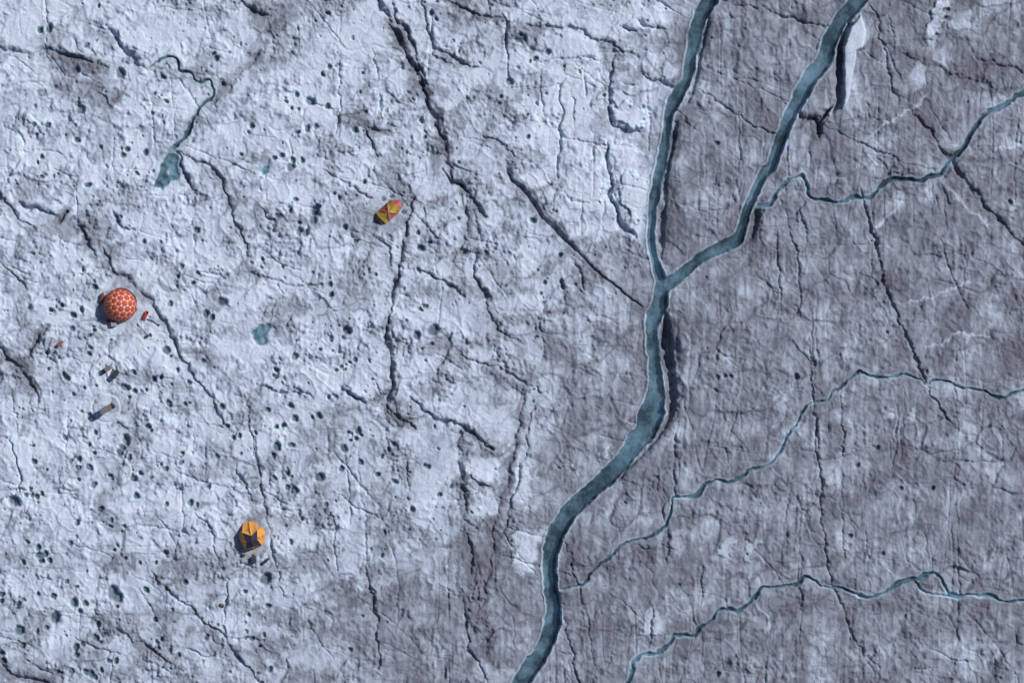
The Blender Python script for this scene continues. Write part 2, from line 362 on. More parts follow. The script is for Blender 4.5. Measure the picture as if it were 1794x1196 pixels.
# grey silt patches of their own shape, plus dark ones painting the shade under the streams' east banks: (cx, cy, rx, ry, angle, strength)
DIRT_SHADE = [(1172,375,13,85,.05,1.0),(1003,990,16,50,.1,.8),(1320,400,10,24,.4,.9),(1236,70,9,60,.2,.6),(1180,250,12,40,.1,.7),(135,112,62,20,.15,.75),(175,165,45,34,.3,.75),(120,150,40,30,.4,.4),(105,395,40,26,.2,.55),(165,400,40,38,.6,.65),(195,440,26,30,.8,.5),(225,490,40,18,.75,.5),(40,640,34,16,.7,.6),(480,30,44,40,.2,.7),
 (455,90,34,26,.9,.4),(705,75,40,16,1.1,.5),(770,270,16,40,.2,.65),(650,220,36,18,.5,.6),(360,345,18,14,.2,.6),(830,400,14,40,.1,.5),(610,1050,42,18,.1,.55),(560,1105,40,14,.1,.4),(830,990,18,60,.1,.5),(865,980,18,80,-.1,.45),
 (815,800,9,50,0,.6),(850,800,40,14,.3,.5),(700,735,34,12,.4,.55),(670,690,24,8,-.2,.5),(1010,480,40,22,.6,.35),(810,20,50,30,.3,.4),(800,110,30,16,.4,.4),(1130,75,50,22,.3,.45),(1200,200,26,22,.6,.5),(350,620,30,12,.6,.45),
 (450,925,18,40,.1,.35),(330,570,30,10,.3,.4),(60,1170,60,16,.4,.5),(180,1090,36,14,.4,.4),(1240,1090,26,14,0,.3),(1060,1110,22,40,0,.25),(1720,120,60,20,.35,.5),(1640,560,60,30,.1,.35),(1560,500,40,40,0,.25),(1740,600,50,60,0,.35),
 (1550,620,40,24,.3,.4),(1500,510,24,18,.4,.35),(1210,560,20,40,0,.25),(1410,230,10,10,0,.3),(1010,960,24,60,.2,.4),(1060,1000,60,24,.4,.3),(820,1150,50,40,0,.4),(1740,1170,40,20,.2,.3),(1180,400,24,60,.1,.3)]

# melt holes (x, y, r)
HOLES = np.array([float(v) for v in """565 130 5 519 166 5 543 178 7 501 178 4 573 187 5 510 191 3.5 523 192 3 577 117 4 634 127 3 481 278 5 493 272 5 513 280 6 530 281 4 509 293 7 537 226 5.5 521 232 4 554 222 4.5
755 23 5 765 33 4 574 24 4 553 38 3 631 162 3 874 182 4 878 169 4 893 143 6 829 171 3 641 196 4 622 229 5 738 211 5 743 242 3 911 66 8 960 90 5 938 103 5 927 108 3 923 202 3 926 242 4 1058 167 4 1255 251 4 1211 163 5 1246 68 2.5
672 349 4.5 687 343 4.5 708 371 4.5 605 397 6 518 350 5 585 338 4 594 345 4 638 318 4 552 372 8 548 386 7 557 364 6 525 405 7 536 408 6 524 390 4 737 435 6.5 733 408 4.5 852 444 5 733 473 5 578 498 5 580 516 5 608 578 7 580 592 5.5 730 587 7 760 578 8
745 536 4 737 541 3.5 489 378 5.5 509 369 4 622 423 4.5 647 473 3.5 658 479 3 637 480 2.5 495 467 4 461 453 4 145 472 4.5 153 324 5 345 403 6 320 467 5 312 484 5 339 496 4.5 346 477 4 389 529 7 360 550 6 371 557 5.5 298 531 5 129 551 6 144 542 4
109 534 3.5 98 537 3 88 542 4.5 252 422 4 282 424 3.5 125 575 5 155 587 4.5 165 580 4 262 588 3.5 165 502 5.5 241 305 4.5 73 309 4 291 615 6 299 625 3 355 631 4 311 648 4.5 271 663 6.5 283 660 4.5 233 651 5 331 670 4.5 301 674 3.5 218 678 7 235 685 4.5 226 697 3.5
256 682 3.5 297 707 6.5 324 708 4.5 332 705 3.5 389 713 6 157 728 5 166 758 4.5 113 766 5 259 748 6 266 755 4 221 772 8 213 783 6 208 793 6 117 661 6 113 655 4.5 82 618 4 156 619 3.5 159 610 3.5 129 689 3.5 148 680 3.5 169 675 3 85 646 3.5 60 808 5.5 124 809 5 138 803 6 137 818 5
157 818 5.5 228 801 5.5 236 838 6 247 828 4 288 822 5 317 811 4.5 320 794 3.5 366 851 5 164 850 5 137 838 3.5 193 833 4 54 855 3.5 24 878 9 45 865 4 57 866 4.5 65 868 4.5 73 864 3.5 332 881 5.5 346 883 4 291 883 3.5 381 799 4.5 398 746 4.5 408 766 4.5 420 763 4.5 157 778 3 166 793 3.5
60 782 3 176 891 6 238 868 5 84 822 3 448 758 4 516 624 6 484 648 5 479 658 3.5 508 710 5.5 559 727 6 547 729 3.5 515 733 6 468 717 5 484 748 4.5 496 745 5 574 695 4.5 588 694 4.5 484 782 7 510 780 4.5 479 798 4.5 602 784 6 626 754 6 631 760 4 610 757 3.5 623 768 4 614 771 3 690 778 4 681 788 4
669 799 4 744 813 5 750 816 5 632 810 4.5 661 831 4.5 597 821 5 692 843 5 718 828 2.5 504 827 5 481 837 4.5 559 836 7 503 853 4.5 515 860 6 769 865 4.5 722 892 5 570 885 4.5 560 611 3.5 622 629 4.5 590 648 4 598 641 3 613 634 3 605 638 3 756 603 3.5 66 958 6 68 972 6 78 970 6 86 980 5 72 982 5 48 949 4.5 123 951 5
135 916 5 196 911 4.5 194 922 3.5 216 921 3.5 213 931 3 290 967 5 199 962 3.5 206 956 3 41 984 5 197 1038 9 205 1046 8 93 1044 5.5 128 1055 7 150 1056 6 140 1069 5 96 1082 10 80 1099 5.5 65 1105 5 33 1104 7 40 1130 6 133 1134 6 134 1146 6 124 1176 6 98 1177 5 106 1178 4 150 1178 6 159 1181 6 165 1185 5 191 1158 4.5 201 1157 4.5 176 1173 4
271 1085 5 255 1033 4.5 326 1019 5 361 1114 5 285 1118 4 276 1124 4.5 276 1134 4.5 297 1140 4.5 313 1147 5 429 1036 4.5 436 1075 4 431 1118 4 441 1119 5 33 1057 5 40 1050 4 2 1040 5 3 1052 5 3 1143 6 5 1157 6 135 1026 4.5 118 1018 4 66 1040 3.5 203 1062 3.5 272 985 3.5 245 986 3.5 219 977 3.5 171 1094 5 167 1117 6 181 1112 5 176 1124 3.5 144 1128 4.5
87 49 7 71 53 5.5 152 80 5 285 135 6 135 182 6 140 192 7 60 217 4.5 85 221 6 135 245 5 176 258 4.5 223 261 5 255 266 4.5 73 276 4.5 65 285 3 214 272 4.5 266 199 4.5 290 178 3.5 391 149 3.5 374 95 5 379 103 5 173 10 3.5 132 123 7 211 130 8 441 221 5 422 270 3.5 64 237 3.5
933 387 5.5 982 448 5 983 494 5 985 502 5 954 494 3.5 1769 354 5 1395 659 5 1502 814 4 1535 784 4 1633 855 3.5 1578 856 3.5 529 909 4 465 1013 8 469 1060 5 463 1112 4 673 930 3.5 681 930 3 613 1137 4 829 1046 4 676 1089 3 455 1131 4 473 1172 6 508 949 4.5 1255 682 4 1258 660 4 1270 659 4 1280 659 3.5 1622 650 3.5 1257 1180 5 1490 938 4 1545 970 4""".split()]).reshape(-1, 3)

# ------------------------------------------------------------------ build the height field (metres)
H = 0.35 * nz(420, 380, 10) + 0.10 * nz(130, 120, 11)
# how dirty the ice is across the field: clean camp side, silty far side
bx = np.interp(AY, [-60000,-200,0,150,300,400,480,560,650,760,880,960,1040,1120,1250,60000],
               [1200,1200,1190,1170,1150,1120,1060,1000,950,930,900,830,690,590,520,500])[:, None]
soft = np.interp(AY, [0,350,500,800,1000,1200], [26,70,140,150,200,230])[:, None]
wob = 26 * nz(95, 95, 12) + 14 * nz(36, 36, 13)
side = sstep(-1, 1, (X + wob - bx) / soft)                    # 0 clean, 1 silty
between = sstep(0, 1, (1330 - X + (Y) * -0.05) / 130) * side * sstep(460, 330, Y)

rough = 0.55 + 0.75 * sstep(-.35, .5, nz(70, 60, 14) + .5 * nz(30, 26, 15))
froth = sstep(.05, .55, nz(120, 90, 16) + .6 * nz(40, 36, 17))
# plates of older ice
def voronoi(xs, ys, cell, seed):
    gx, gy = xs / cell, ys / cell
    ix, iy = np.floor(gx), np.floor(gy)
    f1 = np.full(xs.shape, 9.0); f2 = np.full(xs.shape, 9.0); idh = np.zeros(xs.shape); dxs = np.zeros(xs.shape); dys = np.zeros(xs.shape)
    for a in (-1, 0, 1):
        for b in (-1, 0, 1):
            cx, cy = ix + a, iy + b
            px = cx + hsh(cx, cy, seed); py = cy + hsh(cx, cy, seed + 1)
            ex, ey = gx - px, gy - py
            d = np.sqrt(ex * ex + ey * ey)
            m = d < f1
            f2 = np.where(m, f1, np.minimum(f2, d)); idh = np.where(m, hsh(cx, cy, seed + 2), idh)
            dxs = np.where(m, ex, dxs); dys = np.where(m, ey, dys)
            f1 = np.where(m, d, f1)
    return f1, f2, idh, dxs, dys
fine = fade(30)
vx = X + 15 * nz(60, 60, 20) + 6 * nz(22, 22, 21); vy = Y + 15 * nz(60, 60, 22) + 6 * nz(22, 22, 23)
f1, f2, idh, ex, ey = voronoi(vx + 0.25 * vy, vy * 1.15, 82, 50)
edge = f2 - f1
H += fine * ((idh - .5) * 0.20 + ((idh * 7.13) % 1 - .5) * 0.32 * ex + ((idh * 13.7) % 1 - .5) * 0.32 * ey) * sstep(0, .10, edge)
H -= fine * 0.10 * (1 - sstep(0, .045, edge)) * sstep(-.1, .35, nz(90, 90, 24))
f1b, f2b, idb, exb, eyb = voronoi(vx * 1.25 - 0.3 * vy + 900, vy + 300, 36, 60)
edb = f2b - f1b
H += fine * ((idb - .5) * 0.09 + ((idb * 7.13) % 1 - .5) * 0.14 * exb + ((idb * 13.7) % 1 - .5) * 0.14 * eyb) * sstep(0, .16, edb) * (0.5 + .5 * rough)
# straight foliation of the ice, mostly up-down in the field of view
fol = nz(9, 150, 30, 0.02) + .7 * nz(17, 260, 31, -0.03)
folr = 0.45 + 0.55 * side
H += 0.050 * fol * folr
fl = np.abs(nz(34, 420, 32, 0.03)); H -= 0.14 * np.exp(-(fl / .022) ** 2) * sstep(0, .4, nz(70, 160, 33)) * fade(12) * (0.35 + .65 * side)
fl2 = np.abs(nz(300, 46, 34, 0.10)); H -= 0.09 * np.exp(-(fl2 / .022) ** 2) * sstep(0.1, .4, nz(120, 80, 35)) * fade(12)
# crust relief
g0 = nz(64, 54, 80) + .65 * nz(27, 25, 81) + .5 * nz(12, 13, 82) + .35 * nz(6, 7, 83)
grey = sstep(-.30, .48, g0)                                   # weathered crust against smooth fresh plates
smooth_reg = sstep(880, 1040, X + wob) * (1 - side) * sstep(540, 300, Y + 2 * wob)
patchy = sstep(-.35, .40, nz(150, 120, 98) + .7 * nz(58, 50, 99))
tex = (0.17 + 1.0 * grey * rough) * (.62 + .5 * patchy) * (1 - .45 * smooth_reg) * (1 - .38 * side)
bw = lambda wx, wy, sd_, k=.25: np.abs(perlin((X + k * wx * W1x / 5) / wx + 3.1, (Y + k * wy * W1y / 5) / wy + 9.7, sd_)) * fade(min(wx, wy))
H += rough * 0.17 * nz(46, 40, 40) + tex * (0.10 * nz(22, 20, 41) + 0.07 * nz(11, 12, 42) + 0.06 * nz(6.2, 7, 43))
H += tex * (0.24 * bw(34, 30, 90) + 0.17 * bw(17, 16, 91) + 0.135 * bw(8.6, 9.2, 92) + .085 * bw(4.6, 5.4, 93))
H += tex * 0.05 * nz(3.6, 4.6, 44) * (0.6 + .9 * froth)
H += side * (.045 * bw(9, 20, 84) + .06 * bw(22, 44, 85))
streak = nz(5.4, 24, 45, 0.04); H += 0.022 * streak * (0.45 + .8 * side)
sc = nz(15, 17, 47) + .6 * nz(7.5, 8.5, 48); H -= 0.24 * tex * np.maximum(0, sc - .22)      # scalloped hollows
rid = 1 - np.abs(nz(26, 30, 46)) * 2; H += 0.07 * sstep(.55, 1, rid) * rough * fine

# random little melt pits, thick on the clean side
rs = np.random.RandomState(5)
pit = np.zeros_like(H); sed = np.zeros_like(H)
clean = 1 - side
def stamp(cx, cy, r, depth, sd, ax=1.0, ang=0.0):
    R = r * 1.9 + 3
    js = slice(max(0, np.searchsorted(AY, cy - R)), np.searchsorted(AY, cy + R)); is_ = slice(max(0, np.searchsorted(AX, cx - R)), np.searchsorted(AX, cx + R))
    if js.stop <= js.start or is_.stop <= is_.start: return
    xx = X[js, is_] - cx + .42 * W1x[js, is_]; yy = Y[js, is_] - cy + .42 * W1y[js, is_]
    c, s = math.cos(ang), math.sin(ang)
    u = (xx * c + yy * s) / ax; v = (yy * c - xx * s) * ax
    d = np.sqrt(u * u + v * v) / r
    d = d + .13 * g0[js, is_]
    k = 1 - sstep(.60, 1.12, d)
    pit[js, is_] = np.maximum(pit[js, is_], depth * k)
    # small bright rim on the ice round the hole
    H[js, is_] += 0.03 * np.exp(-((d - 1.25) / .22) ** 2)
    sed[js, is_] = np.maximum(sed[js, is_], sd * (1 - sstep(.55, .98, d)))
for x, y, r in HOLES:
    if r >= 7: r *= 1.18
    stamp(x, y, r * rs.uniform(.98, 1.25), 0.17 + .036 * r, rs.uniform(.75, 1.0), rs.uniform(.82, 1.2), rs.uniform(0, 3))
clus = nz(48, 44, 51) + .5 * nz(20, 20, 52)
ci = rs.uniform(-44, 1838, 9000); cj = rs.uniform(-44, 1240, 9000)
cn = 0
for x, y in zip(ci, cj):
    i = np.searchsorted(AX, x); j = np.searchsorted(AY, y)
    p = (clean[j, i] * .92 + .045) * (0.10 + 1.1 * max(0, clus[j, i] + .12))
    if rs.rand() > p: continue
    r = 1.5 + 2.2 * rs.rand() ** 3
    stamp(x, y, r, 0.07 + .05 * r, rs.uniform(.05, .75) * min(1, (r - .8) / 1.4), rs.uniform(.8, 1.2), rs.uniform(0, 3)); cn += 1

# clean, upstanding blocks
white = np.zeros_like(H)
for cx, cy, rx, ry, an, hh in BLK:
    R = max(rx, ry) * 1.7 + 6
    js = slice(np.searchsorted(AY, cy - R), np.searchsorted(AY, cy + R)); is_ = slice(np.searchsorted(AX, cx - R), np.searchsorted(AX, cx + R))
    xx = X[js, is_] + 1.8 * W1x[js, is_] - cx; yy = Y[js, is_] + 1.8 * W1y[js, is_] - cy
    c, s = math.cos(an), math.sin(an)
    u = (xx * c + yy * s) / rx; v = (yy * c - xx * s) / ry
    d = (np.abs(u) ** 3 + np.abs(v) ** 3) ** (1 / 3)
    k = 1 - sstep(.86, 1.08, d)
    H[js, is_] = H[js, is_] * (1 - .55 * k) + k * hh * (1.0 + .25 * u - .2 * v)
    white[js, is_] = np.maximum(white[js, is_], (1 - sstep(.62, 1.08, d + .12 * g0[js, is_])) * min(1, .35 + hh * 3.2))
def inpoly(poly, xs, ys):
    ins = np.zeros(xs.shape, bool); n = len(poly)
    for i in range(n):
        x0, y0 = poly[i]; x1, y1 = poly[(i + 1) % n]
        if y0 == y1: continue
        c = ((y0 > ys) != (y1 > ys)) & (xs < (x1 - x0) * (ys - y0) / (y1 - y0) + x0)
        ins ^= c
    return ins
def polyfield(poly, mar, wk=.5):
    """signed distance to the outline (positive inside)"""
    js, is_ = window([(p[0], p[1]) for p in poly], mar)
    xs = X[js, is_] + wk * W1x[js, is_]; ys = Y[js, is_] + wk * W1y[js, is_]
    pl = [(p[0], p[1], 1.0) for p in list(poly) + [poly[0]]]
    d, _, _, _ = polydist(pl, xs, ys)
    return js, is_, np.where(inpoly(poly, xs, ys), d, -d)
cn55 = nz(30, 30, 55) + .7 * nz(12, 12, 56); cn57 = nz(44, 44, 57) + .6 * nz(15, 15, 59) + .4 * nz(6, 6, 60)
# cracks: carve, with the sun-side edge standing a little higher
carve = np.zeros_like(H); lipf = np.zeros_like(H); csed = np.zeros_like(H)
for pts, dep, lip, sd_, md in CR:
    js, is_ = window(pts, 52 if lip else 26)
    wk_ = .55 if md == .75 else (.45 if md == .3 else .9)
    xs = X[js, is_] + wk_ * W1x[js, is_]; ys = Y[js, is_] + wk_ * W1y[js, is_]
    d, w, sg, al = polydist(pts, xs, ys)
    w = w * np.clip(0.98 + .62 * md * cn55[js, is_], .4, 1.7)
    k = (1 - sstep(.24, .66, d / np.maximum(w, .5))) * np.clip(1.0 + .62 * md * cn57[js, is_], .3, 1.35)
    k = np.maximum(k, .30 * (1 - sstep(.5, 1.35, d / np.maximum(w, .5))))
    carve[js, is_] = np.maximum(carve[js, is_], k * dep * (0.10 + 0.062 * w) * (1 - (.34 * side[js, is_] if md == 1.0 or md == .75 else 0)))
    if lip:
        ls = np.where(sg > 0, np.abs(sg) * np.exp(-d / 20.0), -0.25 * np.abs(sg) * np.exp(-d / 9.0)) * sstep(0, 2.2, d)
        L = al.max() if al.size else 1
        ends = sstep(0, 12, al) * sstep(0, 12, al.max() - al)
        lipf[js, is_] = np.maximum(lipf[js, is_], np.where(ls > 0, ls * lip * ends, 0)) + np.where(ls < 0, ls * lip * ends, 0)
    if sd_:
        csed[js, is_] = np.maximum(csed[js, is_], sd_ * (1 - sstep(.6, 2.3, d / np.maximum(w, 3) + .5 * cn57[js, is_])))
H += lipf

js, is_, sdist = polyfield(STRIP, 10, .25)
k = sstep(-1.5, 1.8, sdist)
H[js, is_] = H[js, is_] * (1 - k) + k * (0.55 + .03 * nz(14, 20, 97)[js, is_]); carve[js, is_] *= 1 - k; white[js, is_] = np.maximum(white[js, is_], k)

strip_k = np.zeros_like(H); strip_k[js, is_] = k
# streams and pools: level the ground beside them, then cut the channel
blue = np.zeros_like(H); rimc = np.zeros_like(H); near = np.zeros_like(H); bed = np.zeros_like(H); bedk = np.zeros_like(H)
rimh = np.zeros_like(H)
SM = []
for pts, bd, wl, rim in STREAMS:
    if rim < .08: pts = [(x_, y_, w_ * .70) for x_, y_, w_ in pts]
    sp = smooth(pts, 4); SM.append((sp, wl))
    big = rim > .08
    js, is_ = window(sp, 60)
    kk = .30 if big else .5
    xs = X[js, is_] + kk * W1x[js, is_]; ys = Y[js, is_] + kk * W1y[js, is_]
    d, w, sg, al = polydist(sp, xs, ys)
    hw = w * .5 * np.clip(1 + (.16 if big else .55) * cn55[js, is_], .35, 1.7)
    e = d - hw                                              # distance outside the water's edge
    near[js, is_] = np.maximum(near[js, is_], 1 - sstep(2, 26 if big else 12, e))
    b = 1 - sstep(-2.2 if big else -1.6, 1.6 if big else 1.2, e)
    bz = bd * (0.62 + .38 * (1 - np.clip(d / np.maximum(hw, 1), 0, 1) ** 2))
    m = b * bz
    bed[js, is_] = np.maximum(bed[js, is_], m); bedk[js, is_] = np.maximum(bedk[js, is_], b)
    rr = np.exp(-((e - 2.4) / (1.5 if big else 1.2)) ** 2)
    rimh[js, is_] = np.maximum(rimh[js, is_], rim * rr); rimc[js, is_] = np.maximum(rimc[js, is_], rr * (1.0 if big else .5))
    blue[js, is_] = np.maximum(blue[js, is_], (1 - sstep(-1, 2.2, e)) * 1.0 + (.14 if big else .30) * (1 - sstep(0, 9 if big else 6.5, e)))
PLF = []
for pl in POOLS:
    js, is_, sdist = polyfield(pl, 20, .8)
    near[js, is_] = np.maximum(near[js, is_], sstep(-10, 0, sdist))
    b = sstep(-3, 6, sdist + 2.5 * g0[js, is_])
    bed[js, is_] = np.maximum(bed[js, is_], b * (0.24 + .004 * np.clip(sdist, 0, 14) + .26 * nz(11, 12, 58)[js, is_]))
    bedk[js, is_] = np.maximum(bedk[js, is_], b)
    blue[js, is_] = np.maximum(blue[js, is_], b)
LOW = 0.05 * nz(260, 260, 10)
near *= 1 - strip_k
H = H * (1 - .60 * near) + (LOW * .3) * .60 * near
H += rimh * (1 - bedk)
rimc *= (1 - bedk) * np.clip(.78 + .7 * nz(40, 40, 63) + .5 * nz(12, 12, 64), .2, 1)
H -= np.maximum(carve, pit) * (1 - bedk)
ripple = 0.045 * nz(7, 16, 61, .5) + 0.06 * nz(18, 30, 62, .5)
H = H * (1 - bedk) - bed + bedk * ripple

# pads trodden level under the tents and stores, and the ring left by a tent that was struck
def pad(cx, cy, r, z=None):
    js = slice(np.searchsorted(AY, cy - r * 1.8), np.searchsorted(AY, cy + r * 1.8)); is_ = slice(np.searchsorted(AX, cx - r * 1.8), np.searchsorted(AX, cx + r * 1.8))
    d = np.hypot(X[js, is_] - cx, Y[js, is_] - cy)
    k = 1 - sstep(r, r * 1.5, d)
    zz = float(np.median(H[js, is_])) if z is None else z
    H[js, is_] = H[js, is_] * (1 - .72 * k) + zz * .72 * k
    carve[js, is_] *= 1 - k
    return zz
Z_HEX = pad(211, 535, 34); Z_STAR = pad(440, 938, 28); Z_RED = pad(680, 372, 27); Z_GEAR = pad(187, 714, 20)
cx, cy = 187, 714
js = slice(np.searchsorted(AY, cy - 40), np.searchsorted(AY, cy + 40)); is_ = slice(np.searchsorted(AX, cx - 40), np.searchsorted(AX, cx + 40))
d = np.hypot(X[js, is_] + .2 * W1x[js, is_] - cx, Y[js, is_] + .2 * W1y[js, is_] - cy)
H[js, is_] += 0.10 * (1 - sstep(21.5, 24.5, d)) - 0.10 * np.exp(-((d - 25.5) / 1.3) ** 2)
rimc[js, is_] = np.maximum(rimc[js, is_], .8 * np.exp(-((d - 23) / 1.4) ** 2))

# silt: regional, in patches (painted bank shade among them), streaked along the foliation
pat = np.zeros_like(H); mott0 = nz(9, 9, 95) + .7 * nz(4.5, 5, 96)
for px_, py_, rx, ry, an, st in DIRT_SHADE:
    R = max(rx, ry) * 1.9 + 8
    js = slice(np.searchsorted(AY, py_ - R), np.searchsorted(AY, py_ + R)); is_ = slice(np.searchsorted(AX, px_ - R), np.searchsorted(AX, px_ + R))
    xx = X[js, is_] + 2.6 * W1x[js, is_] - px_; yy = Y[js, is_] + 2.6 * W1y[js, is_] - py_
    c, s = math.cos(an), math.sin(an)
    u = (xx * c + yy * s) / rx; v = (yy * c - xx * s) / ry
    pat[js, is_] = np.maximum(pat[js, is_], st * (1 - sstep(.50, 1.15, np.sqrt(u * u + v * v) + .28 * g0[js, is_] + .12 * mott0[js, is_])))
mott = .9 * nz(90, 80, 70) + .7 * nz(38, 44, 71) + .55 * nz(16, 22, 72) + .45 * nz(8, 13, 73) + .3 * nz(4.4, 8, 74)
strk = .8 * nz(7, 60, 75, .03) + .6 * nz(14, 110, 76, -.02)
far = sstep(250, 1150, X + .35 * np.clip(Y, 0, 1200)) 
low_l = sstep(820, 1150, Y) * (1 - side)
dirt_shade = 0.115 + .09 * far + .10 * low_l + 0.295 * side - .04 * between + pat * (.50 - .20 * side)
dirt_shade += (grey - .40) * (.26 - .11 * side) + mott * (0.075 + .075 * side) + strk * (.02 + .03 * side)
dirt_shade -= .10 * smooth_reg
dirt_shade += side * (.06 * nz(9, 15, 84) + .06 * nz(17, 28, 85) + .12 * nz(50, 80, 87) + .08 * nz(13, 60, 100, .10))
dirt_shade += .08 * nz(170, 150, 88) * (1 - side) + .06 * nz(75, 60, 89)
dirt_shade += (0.09 * ((idh * 3.77) % 1 - .5) + .08 * ((idb * 5.1) % 1 - .5)) * (1 - .5 * side)
dirt_shade += fine * (.20 * (1 - sstep(0, .11, edge + .04 * mott)) * sstep(-.2, .3, nz(110, 110, 78)) + .10 * (1 - sstep(0, .15, edb + .05 * mott)) * sstep(-.1, .4, nz(70, 70, 79)))
dirt_shade += .12 * np.maximum(0, sc - .15) * (.6 + side)
dirt_shade += csed * .62 * (1 - .35 * side)
dirt_shade = dirt_shade * (1 - .80 * white * (.75 + .25 * nz(20, 20, 77))) * (1 - .62 * rimc)
# light veins of bubbly ice standing out of the silt
for pts in ([(1521,238),(1558,213),(1601,191),(1621,166)], [(1538,398),(1560,372),(1581,345)], [(1586,531),(1651,516),(1701,491)], [(1745,262),(1770,258),(1800,250)], [(1660,330),(1690,360),(1730,395)],
            [(1070,780),(1060,800)], [(1620,610),(1680,585),(1740,590)]):
    pts = W3(pts, 4)
    js, is_ = window(pts, 20)
    d, w, sg, al = polydist(pts, X[js, is_] + W1x[js, is_], Y[js, is_] + W1y[js, is_])
    k = np.exp(-(d / 2.6) ** 2); dirt_shade[js, is_] *= 1 - .6 * k; H[js, is_] += .05 * k
dirt_shade = np.clip(dirt_shade - .10 * white, 0, 1.15)
sed = np.maximum(sed * (1 - bedk), 0)
blue = np.clip(blue, 0, 1)
H *= 1.0

# ------------------------------------------------------------------ materials
def newmat(name):
    m = bpy.data.materials.new(name); m.use_nodes = True
    t = m.node_tree; t.nodes.clear()
    o = t.nodes.new("ShaderNodeOutputMaterial")
    return m, t, o
def N(t, kind, **kw):
    n = t.nodes.new(kind)
    for k_, v_ in kw.items(): setattr(n, k_, v_)
    return n
def mixc(t, fac, a, b, blend='MIX'):
    n = N(t, "ShaderNodeMix", data_type='RGBA', blend_type=blend)
    for s_, v_ in ((0, fac), (6, a), (7, b)):
        if isinstance(v_, (int, float)): n.inputs[s_].default_value = v_
        elif isinstance(v_, tuple): n.inputs[s_].default_value = (*v_, 1)
        else: t.links.new(v_, n.inputs[s_])
    return n.outputs[2]
def mathn(t, op, a, b=0.0, clamp=False):
    n = N(t, "ShaderNodeMath", operation=op, use_clamp=clamp)
    for s_, v_ in ((0, a), (1, b)):
        if isinstance(v_, (int, float)): n.inputs[s_].default_value = v_
        else: t.links.new(v_, n.inputs[s_])
    return n.outputs[0]
def noise(t, co, scale, detail=4, rough_=.55):
    n = N(t, "ShaderNodeTexNoise"); n.inputs["Scale"].default_value = scale; n.inputs["Detail"].default_value = detail; n.inputs["Roughness"].default_value = rough_
    t.links.new(co, n.inputs["Vector"]); return n.outputs[0]

ice, t, o = newmat("glacier_ice")
geo = N(t, "ShaderNodeNewGeometry"); pos = geo.outputs["Position"]
mp = N(t, "ShaderNodeMapping"); mp.inputs["Scale"].default_value = (1, .38, 1); t.links.new(pos, mp.inputs[0]); apos = mp.outputs[0]
def attr(nm):
    a = N(t, "ShaderNodeAttribute"); a.attribute_name = nm; return a.outputs["Fac"]
nf = noise(t, apos, 9.0, 5, .65); nm_ = noise(t, pos, 2.2, 4, .6)
dj = mathn(t, 'ADD', attr("silt_shade"), mathn(t, 'MULTIPLY', mathn(t, 'SUBTRACT', nf, .5), .36))
dj = mathn(t, 'ADD', dj, mathn(t, 'MULTIPLY', mathn(t, 'SUBTRACT', nm_, .5), .12))
rp = N(t, "ShaderNodeValToRGB"); t.links.new(dj, rp.inputs[0])
els = rp.color_ramp.elements
els[0].position = 0.0; els[0].color = (.61, .685, .79, 1)
els[1].position = 1.0; els[1].color = (.125, .132, .162, 1)
for p_, c_ in ((.22, (.44, .50, .605)), (.45, (.272, .296, .365)), (.70, (.172, .178, .218))):
    e_ = els.new(p_); e_.color = (*c_, 1)
c1 = rp.outputs[0]
bl = attr("blue_ice")
nb_ = noise(t, pos, .30, 8, .68)
rb = N(t, 'ShaderNodeValToRGB'); t.links.new(nb_, rb.inputs[0]); rb.color_ramp.elements[0].position = .40; rb.color_ramp.elements[0].color = (.04, .075, .105, 1); rb.color_ramp.elements[1].position = .62; rb.color_ramp.elements[1].color = (.47, .62, .73, 1)
bcol = rb.outputs[0]
c2 = mixc(t, mathn(t, 'MULTIPLY', bl, .92), c1, bcol)
sedc = mixc(t, nf, (.045, .085, .115), (.125, .19, .24))
c3 = mixc(t, attr("sediment"), c2, sedc)
bs = N(t, "ShaderNodeBsdfPrincipled")
t.links.new(c3, bs.inputs["Base Color"]); bs.inputs["Roughness"].default_value = .62; bs.inputs["IOR"].default_value = 1.31
bs.inputs["Specular IOR Level"].default_value = .25
bp = N(t, "ShaderNodeBump"); bp.inputs["Strength"].default_value = .75; bp.inputs["Distance"].default_value = .08
hb = mathn(t, 'ADD', mathn(t, 'MULTIPLY', noise(t, pos, 3.2, 6, .72), 1.8), mathn(t, 'MULTIPLY', noise(t, apos, 14.0, 3, .6), .5))
t.links.new(hb, bp.inputs["Height"]); t.links.new(bp.outputs[0], bs.inputs["Normal"])
t.links.new(bs.outputs[0], o.inputs[0])

water, t, o = newmat("meltwater")
geo = N(t, "ShaderNodeNewGeometry"); pos = geo.outputs["Position"]
tr = N(t, "ShaderNodeBsdfTransparent")
wn = noise(t, pos, .35, 4, .6)
t.links.new(mixc(t, wn, (.61, .735, .80), (.83, .905, .945)), tr.inputs[0])
gl = N(t, "ShaderNodeBsdfGlossy"); gl.inputs["Roughness"].default_value = .06; gl.inputs["Color"].default_value = (.9, .95, 1, 1)
df = N(t, "ShaderNodeBsdfDiffuse"); df.inputs["Color"].default_value = (.11, .18, .23, 1)
fr = N(t, "ShaderNodeFresnel"); fr.inputs["IOR"].default_value = 1.33
bp = N(t, "ShaderNodeBump"); bp.inputs["Strength"].default_value = .35; bp.inputs["Distance"].default_value = .03
t.links.new(noise(t, pos, 3.0, 4, .6), bp.inputs["Height"]); t.links.new(bp.outputs[0], gl.inputs["Normal"]); t.links.new(bp.outputs[0], fr.inputs["Normal"])
m1 = N(t, "ShaderNodeMixShader"); m1.inputs[0].default_value = .18; t.links.new(tr.outputs[0], m1.inputs[1]); t.links.new(df.outputs[0], m1.inputs[2])
